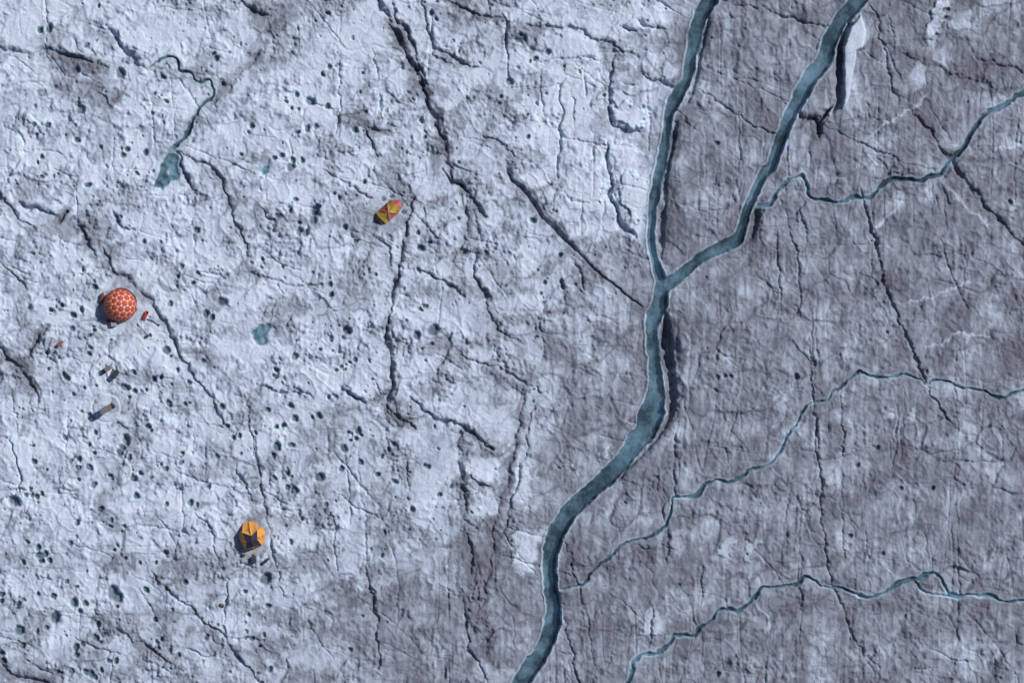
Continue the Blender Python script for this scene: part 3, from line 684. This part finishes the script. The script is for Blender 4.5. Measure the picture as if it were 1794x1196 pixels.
m2 = N(t, "ShaderNodeMixShader"); t.links.new(fr.outputs[0], m2.inputs[0]); t.links.new(m1.outputs[0], m2.inputs[1]); t.links.new(gl.outputs[0], m2.inputs[2])
t.links.new(m2.outputs[0], o.inputs[0])

pool_water = water.copy(); pool_water.name = 'pool_meltwater'
for n_ in pool_water.node_tree.nodes:
    if n_.type == 'MIX': n_.inputs[6].default_value = (.66, .80, .84, 1); n_.inputs[7].default_value = (.86, .94, .96, 1)
    if n_.type == 'MIX_SHADER' and not n_.inputs[0].is_linked: n_.inputs[0].default_value = .12
def fabric(name, col, col2=None, rough_=.75, scale=2.5, trans=0.0):
    m, t, o = newmat(name)
    tc = N(t, "ShaderNodeTexCoord")
    n1 = noise(t, tc.outputs["Object"], scale, 5, .65)
    c = mixc(t, mathn(t, 'MULTIPLY', mathn(t, 'SUBTRACT', n1, .3, True), 1.6, True), tuple(col), tuple(col2 or [v * .72 for v in col]))
    b = N(t, "ShaderNodeBsdfPrincipled"); t.links.new(c, b.inputs["Base Color"]); b.inputs["Roughness"].default_value = rough_
    bm_ = N(t, "ShaderNodeBump"); bm_.inputs["Strength"].default_value = .35; bm_.inputs["Distance"].default_value = .05
    t.links.new(noise(t, tc.outputs["Object"], scale * 3, 3, .6), bm_.inputs["Height"]); t.links.new(bm_.outputs[0], b.inputs["Normal"])
    if trans:
        tl = N(t, "ShaderNodeBsdfTranslucent"); t.links.new(c, tl.inputs[0])
        mx = N(t, "ShaderNodeMixShader"); mx.inputs[0].default_value = trans
        t.links.new(b.outputs[0], mx.inputs[1]); t.links.new(tl.outputs[0], mx.inputs[2]); t.links.new(mx.outputs[0], o.inputs[0])
    else:
        t.links.new(b.outputs[0], o.inputs[0])
    return m
M_HEXO = fabric("orange_nylon", (.53, .066, .015), (.40, .042, .014), .65, 1.5, .04)
M_HEXW = fabric("pale_pink_nylon", (.70, .52, .47), (.58, .40, .37), .7, 1.5, .05)
M_STARO = fabric("amber_nylon", (.72, .335, .075), (.58, .24, .05), .7, 1.8, .06)
M_NAVY = fabric("navy_nylon", (.013, .013, .034), (.022, .020, .045), .8, 2.0)
M_RED = fabric("crimson_nylon", (.42, .05, .05), (.50, .11, .10), .6, 2.0, .15)
M_ROSE = fabric("faded_red_nylon", (.56, .17, .16), (.46, .10, .10), .65, 2.0, .15)
M_YEL = fabric("mustard_nylon", (.48, .325, .035), (.38, .25, .03), .65, 2.0, .06)
M_SHADE_RED = fabric("shaded_red_nylon", (.10, .05, .06), (.16, .03, .045), .6, 2.0)  # end turned from the sun: its shade put into a darker red
M_POLE = fabric("alloy_pole", (.45, .42, .42), None, .35, 4)
M_DARK = fabric("charcoal_canvas", (.035, .034, .04), None, .8, 5)
M_BROWN = fabric("brown_canvas", (.13, .07, .055), (.06, .035, .03), .85, 6)
M_RUST = fabric("rust_red_canvas", (.46, .07, .035), (.30, .05, .03), .7, 5)
M_SHADE_BLUE = fabric("blue_shade_cloth", (.03, .065, .17), (.015, .03, .08), .7, 5)  # blue of the gear's cast shadows, given to solid forms
M_GREY = fabric("grey_plastic", (.19, .18, .20), (.10, .09, .10), .7, 9)
M_CREAM = fabric("cream_canvas", (.22, .17, .145), (.10, .075, .07), .8, 9)
M_TEAL = fabric("dark_teal_plastic", (.02, .055, .075), None, .5, 5)
M_SLED = fabric("red_plastic", (.52, .055, .025), (.40, .045, .02), .45, 3)
M_WHITE = fabric("white_plastic", (.34, .34, .38), (.26, .26, .30), .6, 4)
M_ROPE = fabric("dark_rope", (.05, .045, .05), None, .9, 6)

# ------------------------------------------------------------------ the glacier (one sheet to the horizon)
def grid_mesh(name, H):
    me = bpy.data.meshes.new(name)
    co = np.empty((NY * NX, 3), np.float32)
    co[:, 0] = ((X - 897.0) / PX).ravel(); co[:, 1] = ((598.0 - Y) / PX).ravel(); co[:, 2] = H.ravel()
    me.vertices.add(NY * NX); me.vertices.foreach_set("co", co.ravel())
    i = np.arange(NX - 1); j = np.arange(NY - 1)
    a = (j[:, None] * NX + i[None, :]).ravel()
    q = np.stack([a, a + NX, a + NX + 1, a + 1], 1).astype(np.int32)
    me.loops.add(q.size); me.loops.foreach_set("vertex_index", q.ravel())
    me.polygons.add(len(q)); me.polygons.foreach_set("loop_start", np.arange(0, q.size, 4, dtype=np.int32))
    me.polygons.foreach_set("loop_total", np.full(len(q), 4, np.int32))
    me.polygons.foreach_set("use_smooth", np.ones(len(q), bool))
    me.update(calc_edges=True)
    return me
gm = grid_mesh("glacier_ice", H)
for nm, arr in (("silt_shade", dirt_shade), ("blue_ice", blue), ("sediment", sed)):
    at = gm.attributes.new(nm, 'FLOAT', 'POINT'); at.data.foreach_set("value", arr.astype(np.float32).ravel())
gm.materials.append(ice)
glacier = bpy.data.objects.new("glacier_ground", gm); COL.objects.link(glacier)
glacier["kind"] = "structure"; glacier["label"] = "cracked grey-white glacier ice with melt holes"

def ground(px, py):
    i = min(NX - 2, max(0, int(np.searchsorted(AX, px)) - 1)); j = min(NY - 2, max(0, int(np.searchsorted(AY, py)) - 1))
    return float(H[j:j + 2, i:i + 2].max())

# ------------------------------------------------------------------ water
def ribbon(name, sp, z, extra, label):
    vs, fs = [], []
    n = len(sp)
    for i, (x, y, w) in enumerate(sp):
        a = sp[max(0, i - 1)]; b = sp[min(n - 1, i + 1)]
        dx, dy = b[0] - a[0], b[1] - a[1]; l = math.hypot(dx, dy) or 1
        nx, ny = -dy / l, dx / l; h = w * .5 + extra
        for s_ in (-1, -.33, .33, 1):
            vs.append((WX(x + nx * h * s_), WY(y + ny * h * s_), z))
    for i in range(n - 1):
        for k_ in range(3):
            q = i * 4 + k_; fs.append((q, q + 1, q + 5, q + 4))
    me = bpy.data.meshes.new(name); me.from_pydata(vs, [], fs); me.materials.append(water)
    ob = bpy.data.objects.new(name, me); COL.objects.link(ob); ob["kind"] = "structure"; ob["label"] = label
    return ob
SL = ["left upper branch of the teal meltwater stream", "right upper branch of the teal meltwater stream", "broad teal main meltwater stream",
      "winding narrow rivulet joining the right branch", "thin rivulet crossing the silty ice", "narrow rivulet near the lower edge", "short side loop of the lower rivulet", "small creek running into the teal pool"]
wet = np.zeros(H.shape, bool)
for (sp, wl) in SM[:3]:
    js, is_ = window(sp, 30)
    d, w, sg, al = polydist(sp, X[js, is_], Y[js, is_])
    wet[js, is_] |= d < w * .5 + 4.5
cell = wet[:-1, :-1] & wet[1:, :-1] & wet[:-1, 1:] & wet[1:, 1:]
cj_, ci_ = np.nonzero(cell)
ids = np.full(H.shape, -1, np.int64); used = np.zeros(H.shape, bool)
for dj_, di_ in ((0, 0), (1, 0), (0, 1), (1, 1)): used[cj_ + dj_, ci_ + di_] = True
ids[used] = np.arange(used.sum())
vv_ = np.stack([WX(X[used]), WY(Y[used]), np.full(used.sum(), -.46)], 1)
ff_ = np.stack([ids[cj_, ci_], ids[cj_ + 1, ci_], ids[cj_ + 1, ci_ + 1], ids[cj_, ci_ + 1]], 1)
me = bpy.data.meshes.new("meltwater_stream"); me.from_pydata(vv_.tolist(), [], ff_.tolist()); me.materials.append(water)
ob = bpy.data.objects.new("meltwater_stream", me); COL.objects.link(ob); ob["kind"] = "structure"; ob["label"] = "forked teal meltwater stream winding down the glacier"
for k_, ((sp, wl), lab) in enumerate(zip(SM, SL)):
    if k_ > 2: ribbon("meltwater_rivulet", sp, wl, 1.6, lab)
for pl, lab in zip(POOLS, ("teal meltwater pool at the end of the small creek", "small teal pool below the clean ice", "tiny teal pool among melt holes")):
    c = (sum(p[0] for p in pl) / len(pl), sum(p[1] for p in pl) / len(pl))
    vs = [(WX(c[0]), WY(c[1]), -.16)] + [(WX(c[0] + (p[0] - c[0]) * 1.05), WY(c[1] + (p[1] - c[1]) * 1.05), -.16) for p in pl]
    me = bpy.data.meshes.new("meltwater_pool"); me.from_pydata(vs, [], [(0, 1 + i, 1 + (i + 1) % len(pl)) for i in range(len(pl))]); me.materials.append(pool_water)
    ob = bpy.data.objects.new("meltwater_pool", me); COL.objects.link(ob); ob["kind"] = "structure"; ob["label"] = lab

# ------------------------------------------------------------------ object helpers
def obj(name, vs, fs, mat, parent=None, smooth_=False, bevel=0):
    me = bpy.data.meshes.new(name); me.from_pydata([tuple(v) for v in vs], [], fs); me.materials.append(mat)
    bm = bmesh.new(); bm.from_mesh(me); bmesh.ops.recalc_face_normals(bm, faces=bm.faces)
    if bevel: bmesh.ops.bevel(bm, geom=list(bm.edges), offset=bevel, segments=2, affect='EDGES', profile=.6)
    bm.to_mesh(me); bm.free()
    if smooth_:
        for p in me.polygons: p.use_smooth = True
    ob = bpy.data.objects.new(name, me); COL.objects.link(ob)
    if parent: ob.parent = parent
    return ob
def thing(name, px, py, z, label, cat, group=None, rz=0):
    e = bpy.data.objects.new(name, None); COL.objects.link(e); e.empty_display_size = .3
    e.location = (WX(px), WY(py), z); e.rotation_euler = (0, 0, rz)
    e["label"] = label; e["category"] = cat
    if group: e["group"] = group
    return e
def tube(pts, r, n=6):
    vs, fs = [], []
    for i, p in enumerate(pts):
        p = Vector(p); a = Vector(pts[max(0, i - 1)]); b = Vector(pts[min(len(pts) - 1, i + 1)])
        d = (b - a).normalized(); up = Vector((0, 0, 1)) if abs(d.z) < .9 else Vector((1, 0, 0))
        u = d.cross(up).normalized(); v = d.cross(u)
        for k_ in range(n):
            an = 2 * math.pi * k_ / n; vs.append(p + u * r * math.cos(an) + v * r * math.sin(an))
    for i in range(len(pts) - 1):
        for k_ in range(n):
            fs.append((i * n + k_, i * n + (k_ + 1) % n, (i + 1) * n + (k_ + 1) % n, (i + 1) * n + k_))
    fs.append(tuple(range(n))[::-1]); fs.append(tuple(range((len(pts) - 1) * n, len(pts) * n)))
    return vs, fs
def box(x0, x1, y0, y1, z0, z1):
    vs = [(x, y, z) for z in (z0, z1) for y in (y0, y1) for x in (x0, x1)]
    return vs, [(0, 2, 3, 1), (4, 5, 7, 6), (0, 1, 5, 4), (2, 6, 7, 3), (0, 4, 6, 2), (1, 3, 7, 5)]

def patch(poly, sag, n=4, up=None):
    """cloth stretched over a polygon fan, sagging or swelling by sag at its middle"""
    P = [Vector(p) for p in poly]; c = sum(P, Vector()) / len(P)
    nrm = Vector()
    for i in range(len(P)): nrm += (P[i] - c).cross(P[(i + 1) % len(P)] - c)
    nrm.normalize()
    if nrm.z < 0 and up is None: nrm = -nrm
    vs, fs = [c + nrm * sag], []
    m = len(P); sub = 3
    ring = []
    for r_ in range(1, n + 1):
        f = r_ / n; row = []
        for i in range(m):
            for s_ in range(sub):
                q = P[i].lerp(P[(i + 1) % m], s_ / sub)
                v = c.lerp(q, f) + nrm * sag * (1 - f * f)
                row.append(len(vs)); vs.append(v)
        ring.append(row)
    k_ = m * sub
    for i in range(k_): fs.append((0, ring[0][i], ring[0][(i + 1) % k_]))
    for r_ in range(n - 1):
        for i in range(k_):
            fs.append((ring[r_][i], ring[r_ + 1][i], ring[r_ + 1][(i + 1) % k_], ring[r_][(i + 1) % k_]))
    return vs, fs

# ------------------------------------------------------------------ dome tent of orange hexagons
def hex_dome():
    R = 1.78; zc = .30
    root = thing("dome_tent", 211, 535, Z_HEX - .03, "large dome tent of orange hexagon panels on a pale lattice", "tent")
    ph = (1 + 5 ** .5) / 2
    iv = [Vector(v).normalized() for v in [(-1, ph, 0), (1, ph, 0), (-1, -ph, 0), (1, -ph, 0), (0, -1, ph), (0, 1, ph), (0, -1, -ph), (0, 1, -ph), (ph, 0, -1), (ph, 0, 1), (-ph, 0, -1), (-ph, 0, 1)]]
    ifc = [(0, 11, 5), (0, 5, 1), (0, 1, 7), (0, 7, 10), (0, 10, 11), (1, 5, 9), (5, 11, 4), (11, 10, 2), (10, 7, 6), (7, 1, 8), (3, 9, 4), (3, 4, 2), (3, 2, 6), (3, 6, 8), (3, 8, 9), (4, 9, 5), (2, 4, 11), (6, 2, 10), (8, 6, 7), (9, 8, 1)]
    rot = Matrix.Rotation(.42, 3, 'X') @ Matrix.Rotation(.25, 3, 'Y') @ Matrix.Rotation(.3, 3, 'Z')
    iv = [rot @ v for v in iv]
    F = 3; key = {}; pts = []; tris = []
    def add(v):
        v = v.normalized(); k_ = tuple(round(c, 4) for c in v)
        if k_ not in key: key[k_] = len(pts); pts.append(v)
        return key[k_]
    for a, b, c in ifc:
        g = {}
        for i in range(F + 1):
            for j in range(F + 1 - i):
                g[i, j] = add(iv[a] * (F - i - j) + iv[b] * i + iv[c] * j)
        for i in range(F):
            for j in range(F - i):
                tris.append((g[i, j], g[i + 1, j], g[i, j + 1]))
                if i + j < F - 1: tris.append((g[i + 1, j], g[i + 1, j + 1], g[i, j + 1]))
    zmin = -zc / R
    def pt(v, r):
        p = v * (R * r); p.z = max(p.z, -zc + .01) + zc
        return p
    # pale under-shell
    vs, fs = [], []
    for tr_ in tris:
        A, B, C = [pts[q] for q in tr_]
        if max(A.z, B.z, C.z) < zmin: continue
        b0 = len(vs); ab, bc, ca = (A + B).normalized(), (B + C).normalized(), (C + A).normalized()
        cc = (A + B + C).normalized()
        vs += [pt(A, .955), pt(B, .955), pt(C, .955), pt(ab, .995), pt(bc, .995), pt(ca, .995), pt(cc, .985)]
        fs += [(b0, b0 + 3, b0 + 5), (b0 + 3, b0 + 1, b0 + 4), (b0 + 5, b0 + 4, b0 + 2), (b0 + 3, b0 + 4, b0 + 6), (b0 + 4, b0 + 5, b0 + 6), (b0 + 5, b0 + 3, b0 + 6)]
    obj("tent_shell", vs, fs, M_HEXW, root)
    # one swelling orange panel per lattice point
    nb = {}
    for a, b, c in tris:
        for u, v in ((a, b), (b, c), (c, a)): nb.setdefault(u, set()).add(v); nb.setdefault(v, set()).add(u)
    for q, v in enumerate(pts):
        if v.z < zmin + .10: continue
        ax = v.orthogonal().normalized(); ay = v.cross(ax)
        ring = sorted(nb[q], key=lambda w: math.atan2((pts[w] - v).dot(ay), (pts[w] - v).dot(ax)))
        mid = [(v + pts[w]).normalized() for w in ring]
        c = sum(mid, Vector()).normalized()
        vs = [pt(c, 1.035)]; m = len(mid)
        # rounded hexagon: corner and edge points
        r1, r2 = [], []
        for i in range(m):
            a, b = mid[i], mid[(i + 1) % m]
            r1 += [a, (a + b).normalized()]
        k_ = len(r1)
        for w in r1: vs.append(pt(c.lerp(w, .55).normalized(), 1.028))
        for i, w in enumerate(r1): vs.append(pt(c.lerp(w, .985 if i % 2 == 0 else .965).normalized(), 1.003))
        fs = [(0, 1 + i, 1 + (i + 1) % k_) for i in range(k_)] + [(1 + i, 1 + k_ + i, 1 + k_ + (i + 1) % k_, 1 + (i + 1) % k_) for i in range(k_)]
        obj("hexagon_panel" if m == 6 else "pentagon_panel", vs, fs, M_HEXO, root, True)
    # groundsheet edge
    vs, fs = [], []
    n = 40; rb = math.sqrt(R * R - zc * zc)
    for i in range(n):
        a = 2 * math.pi * i / n
        for r_, z in ((rb * .99, .22), (rb * 1.02, .03), (rb * 1.10, .0)): vs.append((r_ * math.cos(a), r_ * math.sin(a), z))
    for i in range(n):
        for k_ in range(2): q = i * 3 + k_; p = ((i + 1) % n) * 3 + k_; fs.append((q, q + 1, p + 1, p))
    obj("skirt", vs, fs, M_DARK, root, True)
hex_dome()

# ------------------------------------------------------------------ amber dome with a navy star top
def star_dome():
    root = thing("dome_tent", 441, 938, Z_STAR - .03, "amber dome tent with a dark navy star on top", "tent")
    k16 = 1 / (10.875 * PX)
    def P(x, y, z): return ((x - 575) * k16, (530 - y) * k16, z * .86)
    apex = P(600, 625, 1.95)
    # star points and inner corners as seen on the tent, going round from the top kite
    S = [P(408, 455, 1.40), P(692, 405, 1.32), P(780, 695, 1.20), P(478, 768, 1.34)]   # star points UL, UR, LR, LL
    I = [P(588, 515, 1.80), P(706, 588, 1.78), P(628, 722, 1.72), P(495, 640, 1.76)]   # inner corners: top, right, bottom, left
    base = [[P(408, 285, .06), P(518, 250, .02), P(636, 262, .06)],                     # feet under top kite
            [P(784, 368, .06), P(842, 490, .02), P(800, 672, .06)],
            [P(755, 725, .06), P(630, 775, .02), P(500, 790, .06)],
            [P(400, 725, .06), P(316, 575, .02), P(352, 455, .06)]]
    SP = [(0, 1), (1, 2), (2, 3), (3, 0)]
    names = "canopy_panel"
    for j, (a, b) in enumerate(SP):
        f0, fm, f1_ = base[j]
        Ij = Vector(I[j]); mid = (Vector(fm) * .45 + Ij * .55) + Vector((0, 0, .30))
        obj(names, *patch([I[j], S[a], f0, fm, tuple(mid)], -.03), M_STARO, root, True)
        obj(names, *patch([I[j], tuple(mid), fm, f1_, S[b]], -.03), M_STARO, root, True)
        obj("pole_sleeve", *tube([Ij, (Ij + mid) / 2 + Vector((0, 0, .03)), mid, (mid + Vector(fm)) / 2 + Vector((0, 0, .05)), fm], .022), M_STARO, root, True)
    for j in range(4):                                    # star top
        a, b = S[j], S[(j + 1) % 4]
        obj("star_panel", *patch([apex, I[j - 1], S[j], I[j]], -.01), M_NAVY, root, True)
    for j in range(4):                                    # wall under each star point
        prev = base[j - 1][2]; nxt = base[j][0]
        q_ = Vector(prev).lerp(Vector(nxt), .5).lerp(Vector((S[j][0], S[j][1], .04)), .55)
        obj("wall_panel", *patch([S[j], prev, tuple(q_)], -.01), M_STARO, root, True); obj("wall_panel", *patch([S[j], tuple(q_), nxt], -.01), M_STARO, root, True)
    # small vents
    for x, y, z in ((545, 385, 1.45), (725, 550, 1.5), (795, 525, .9), (475, 655, 1.45)):
        p = P(x, y, z); obj("vent", *box(p[0] - .05, p[0] + .05, p[1] - .05, p[1] + .05, p[2] - .05, p[2] + .12), M_DARK, root, bevel=.015)
star_dome()

# ------------------------------------------------------------------ long crimson and mustard tent
def red_tent():
    root = thing("ridge_tent", 680, 372, Z_RED - .03, "long crimson and mustard tent alone near the big crack", "tent")
    k16 = 1 / (14.95 * PX)
    def P(x, y, z): return Vector(((x - 747) * k16, (628 - y) * k16, z))
    C = P(765, 645, 1.28)
    A = P(725, 372, .08); B = P(500, 572, .08); D = P(1005, 655, .08); E = P(775, 865, .08)
    P1 = P(965, 415, 1.02); P2 = P(540, 775, .98)
    T = [P(850, 288, .02), P(1062, 322, .02), P(1110, 510, .02)]
    U = [P(420, 650, .06), P(372, 800, .02), P(425, 892, .02), P(560, 972, .02), P(695, 940, .06)]
    def ridge(a, b, lift): return [a.lerp(b, f) + Vector((0, 0, lift * 4 * f * (1 - f))) for f in (0, .2, .4, .6, .8, 1)]
    def panel(nm, poly, mat, sag=-.03): return obj(nm, *patch(poly, sag, 5), mat, root, True)
    mA = A.lerp(C, .5) + Vector((0, 0, .22)); mB = B.lerp(C, .5) + Vector((0, 0, .22)); mD = D.lerp(C, .5) + Vector((0, 0, .22)); mE = E.lerp(C, .5) + Vector((0, 0, .22))
    Q1 = P(830, 350, .50); Q2 = P(1035, 585, .45)
    R1 = P(430, 648, .2); R2 = P(692, 925, .2)
    panel("canopy_panel", [C, mA, A, Q1, P1], M_YEL); panel("canopy_panel", [C, P1, Q2, D, mD], M_YEL)
    panel("canopy_panel", [C, mB, B, R1, P2], M_YEL); panel("canopy_panel", [C, P2, R2, E, mE], M_YEL)
    panel("side_panel", [C, mA, A, B, mB], M_RED, -.05); panel("side_panel", [C, mD, D, E, mE], M_ROSE, -.05)
    panel("end_panel", [P1, Q1, T[0]], M_ROSE); panel("end_panel", [P1, T[0], T[1]], M_RED); panel("end_panel", [P1, T[1], T[2]], M_ROSE); panel("end_panel", [P1, T[2], D, Q2], M_ROSE)
    panel("end_panel", [Q1, A, T[0]], M_RED)
    panel("end_panel", [P2, R1, U[1]], M_SHADE_RED); panel("end_panel", [P2, U[1], U[2]], M_SHADE_RED); panel("end_panel", [P2, U[2], U[3]], M_SHADE_RED); panel("end_panel", [P2, U[3], R2], M_SHADE_RED)
    panel("end_panel", [R1, B, U[1]], M_YEL); panel("end_panel", [R2, U[3], E], M_SHADE_RED)
    for a, m, m2, b in ((A, mA, mE, E), (B, mB, mD, D)):
        pts = [a, a.lerp(m, .5) + Vector((0, 0, .03)), m + Vector((0, 0, .012)), m.lerp(C, .5) + Vector((0, 0, .03)), C + Vector((0, 0, .012)), C.lerp(m2, .5) + Vector((0, 0, .03)), m2 + Vector((0, 0, .012)), m2.lerp(b, .5) + Vector((0, 0, .03)), b]
        obj("pole_sleeve", *tube(pts, .022), M_ROSE, root, True)
    obj("ridge_sleeve", *tube([A, Q1.lerp(A, .3), Q1, P1], .02), M_ROSE, root, True)
    obj("ridge_sleeve", *tube([R1, P2 + Vector((0, 0, .01)), R2], .024), M_YEL, root, True)
red_tent()

# ------------------------------------------------------------------ stores lying about
def bag(name, px, py, rz, L, W, Hh, mat, label, cat, strap=None, sink=.03):
    """duffel: rounded bolster with closed ends, straps and handle"""
    z = ground(px, py) - sink
    root = thing(name, px, py, z, label, cat, None, rz)
    vs, fs = [], []; n = 12; m = 9
    for i in range(m):
        f = i / (m - 1); x = (f - .5) * L
        s_ = (1 - abs(2 * f - 1) ** 4) ** .5 * (1 + .06 * math.sin(9 * f + L * 7))
        s_ = max(s_, .15)
        for k_ in range(n):
            a = 2 * math.pi * k_ / n
            vs.append((x, W * .5 * s_ * math.cos(a), max(0.0, Hh * .5 + Hh * .5 * s_ * math.sin(a))))
    for i in range(m - 1):
        for k_ in range(n): fs.append((i * n + k_, i * n + (k_ + 1) % n, (i + 1) * n + (k_ + 1) % n, (i + 1) * n + k_))
    fs += [tuple(range(n)), tuple(range((m - 1) * n, m * n))]
    obj("bag_body", vs, fs, mat, root, True)
    for x in (-.22 * L, .22 * L):
        pts = [(x, W * .54 * math.cos(a), Hh * .5 + Hh * .54 * math.sin(a)) for a in [math.pi * q / 8 for q in range(9)]]
        obj("strap", *tube(pts, .025, 5), strap or M_DARK, root, True)
    return root
def case(name, px, py, rz, L, W, Hh, mat, lidmat, label, cat, sink=.03, z=None):
    z = ground(px, py) - sink if z is None else z
    root = thing(name, px, py, z, label, cat, None, rz)
    obj("case_body", *box(-L / 2, L / 2, -W / 2, W / 2, 0, Hh * .72), mat, root, bevel=.02)
    obj("lid", *box(-L / 2 - .015, L / 2 + .015, -W / 2 - .015, W / 2 + .015, Hh * .725, Hh), lidmat, root, bevel=.025)
    for s_ in (-1, 1):
        obj("handle", *box(s_ * (L / 2 + .02) - .02, s_ * (L / 2 + .02) + .02, -W * .22, W * .22, Hh * .42, Hh * .50), M_DARK, root)
    return root
def sled(px, py, rz, label):
    z = ground(px, py) - .02
    root = thing("sled", px, py, z, label, "sled", None, rz)
    L, W = 1.15, .42
    vs, fs = [], []; prof = [(-.5, .16), (-.5, .02), (.5, .02), (.5, .16)]
    m = 9
    for i in range(m):
        f = i / (m - 1); x = (f - .5) * L; up = .18 * max(0, (f - .72) / .28) ** 2; w = W * (1 - .35 * max(0, (f - .72) / .28) ** 2)
        for y, zz in ((-.5, .17), (-.44, .03), (0, .0), (.44, .03), (.5, .17)): vs.append((x, y * w, zz + up))
        for y, zz in ((.46, .17), (.40, .06), (0, .035), (-.40, .06), (-.46, .17)): vs.append((x, y * w, zz + up))
    n = 10
    for i in range(m - 1):
        for k_ in range(n): fs.append((i * n + k_, i * n + (k_ + 1) % n, (i + 1) * n + (k_ + 1) % n, (i + 1) * n + k_))
    fs += [tuple(range(n)), tuple(range((m - 1) * n, m * n))]
    obj("sled_hull", vs, fs, M_SLED, root, True)
    vs, fs = [], []
    lv = [(-.46, -.15, .10), (.28, -.16, .10), (.28, .16, .10), (-.46, .15, .10), (-.44, -.13, .27), (.24, -.13, .31), (.24, .13, .28), (-.44, .13, .25)]
    obj("load", lv, [(0, 3, 2, 1), (4, 5, 6, 7), (0, 1, 5, 4), (1, 2, 6, 5), (2, 3, 7, 6), (3, 0, 4, 7)], M_RUST, root, True, bevel=.05)
    for x in (-.25, .08): obj("strap", *tube([(x, -.2, .17), (x, -.12, .31), (x, .12, .31), (x, .2, .17)], .015, 5), M_ROPE, root)
    return root
sled(255, 553, math.radians(62), "narrow loaded red sled just right of the hexagon dome")
# tow line from the sled's side, lying on the ice
tp = [(259, 558), (264, 561), (270, 563.5), (276, 567), (280, 570)]
tl = thing("ski_pole", tp[0][0], tp[0][1], ground(*tp[0]), "dark pole lying beside the red sled", "pole")
o0 = Vector((WX(tp[0][0]), WY(tp[0][1]), ground(*tp[0])))
vv = [Vector((WX(x), WY(y), max(ground(x, y), 0) + .08)) - o0 for x, y in (tp[0], tp[2], tp[4])]
obj("shaft", *tube(vv, .045), M_ROPE, tl, True)
obj("basket", *tube([vv[2] - Vector((.1, -.05, 0)), vv[2]], .09, 8), M_DARK, tl)

bag("duffel_bag", 179, 522, math.radians(78), 1.25, .45, .42, M_BROWN, "brown red duffel bag on the shaded left of the hexagon dome", "bag", M_RUST)
bag("stuff_sack", 190, 562, math.radians(55), .45, .38, .40, M_RUST, "small red sack at the foot of the hexagon dome", "bag")
case("storage_box", 200.5, 568, math.radians(4), .56, .42, .62, M_WHITE, M_WHITE, "white grey box below the hexagon dome", "box")
bag("duffel_bag", 105, 603.5, math.radians(35), .75, .34, .34, M_RUST, "little red bag on the ice left of the cream topped case", "bag", M_CREAM)
bag("stuff_sack", 108, 600, math.radians(30), .55, .26, .30, M_CREAM, "cream bundle lying against the little red bag", "bag")
bag("stuff_sack", 182, 651.5, math.radians(33), .62, .40, .42, M_SHADE_BLUE, "blue form painting the shadow of the cream case above the bare ring", "bag")  # solid blue form added in place of the case's cast shadow
case("storage_box", 189.5, 645.5, math.radians(33), .66, .46, .55, M_GREY, M_CREAM, "cream topped case beside the blue shadow form", "box")
case("storage_box", 204, 655, math.radians(58), .92, .46, .40, M_BROWN, M_DARK, "long dark brown case right of the cream case", "box")
bag("duffel_bag", 171.5, 727, math.radians(32), 1.35, .68, .55, M_SHADE_BLUE, "large blue bag at the edge of the bare ring", "bag", M_SHADE_BLUE)  # blue colour and shape stand in for the stores' cast shadow
case("storage_box", 183, 719, math.radians(32), .75, .62, .55, M_GREY, M_GREY, "grey case inside the bare ring next to the blue shadow form", "box")
case("storage_box", 190.5, 714, math.radians(20), .72, .55, .50, M_BROWN, M_CREAM, "brown case with a pale lid in the middle of the ring", "box")
bag("duffel_bag", 198, 710, math.radians(-35), .70, .40, .42, M_DARK, "dark bag at the right end of the stores in the ring", "bag")
bag("stuff_sack", 426, 972, math.radians(80), .42, .34, .32, M_BROWN, "small round brown sack below the star dome", "bag")
case("storage_box", 445, 979, math.radians(86), .66, .40, .50, M_TEAL, M_TEAL, "upright dark teal case below the star dome", "box")
bag("stuff_sack", 446, 971, math.radians(10), .40, .26, .24, M_STARO, "tiny amber sack behind the dark teal case", "bag")
bag("duffel_bag", 464, 983.5, math.radians(38), .95, .34, .32, M_DARK, "dark bag with brown roll right of the teal case", "bag", M_BROWN)
bag("stuff_sack", 468.5, 979.5, math.radians(38), .60, .28, .26, M_BROWN, "brown roll lying on the end of the dark bag", "bag")
bag("stuff_sack", 388, 1060, math.radians(-25), .70, .36, .32, M_BROWN, "brown sack alone by a crack near the lower edge", "bag")
bag("stuff_sack", 259, 588.5, math.radians(15), .40, .28, .26, M_BROWN, "tiny brown sack in a hollow below the red sled", "bag")
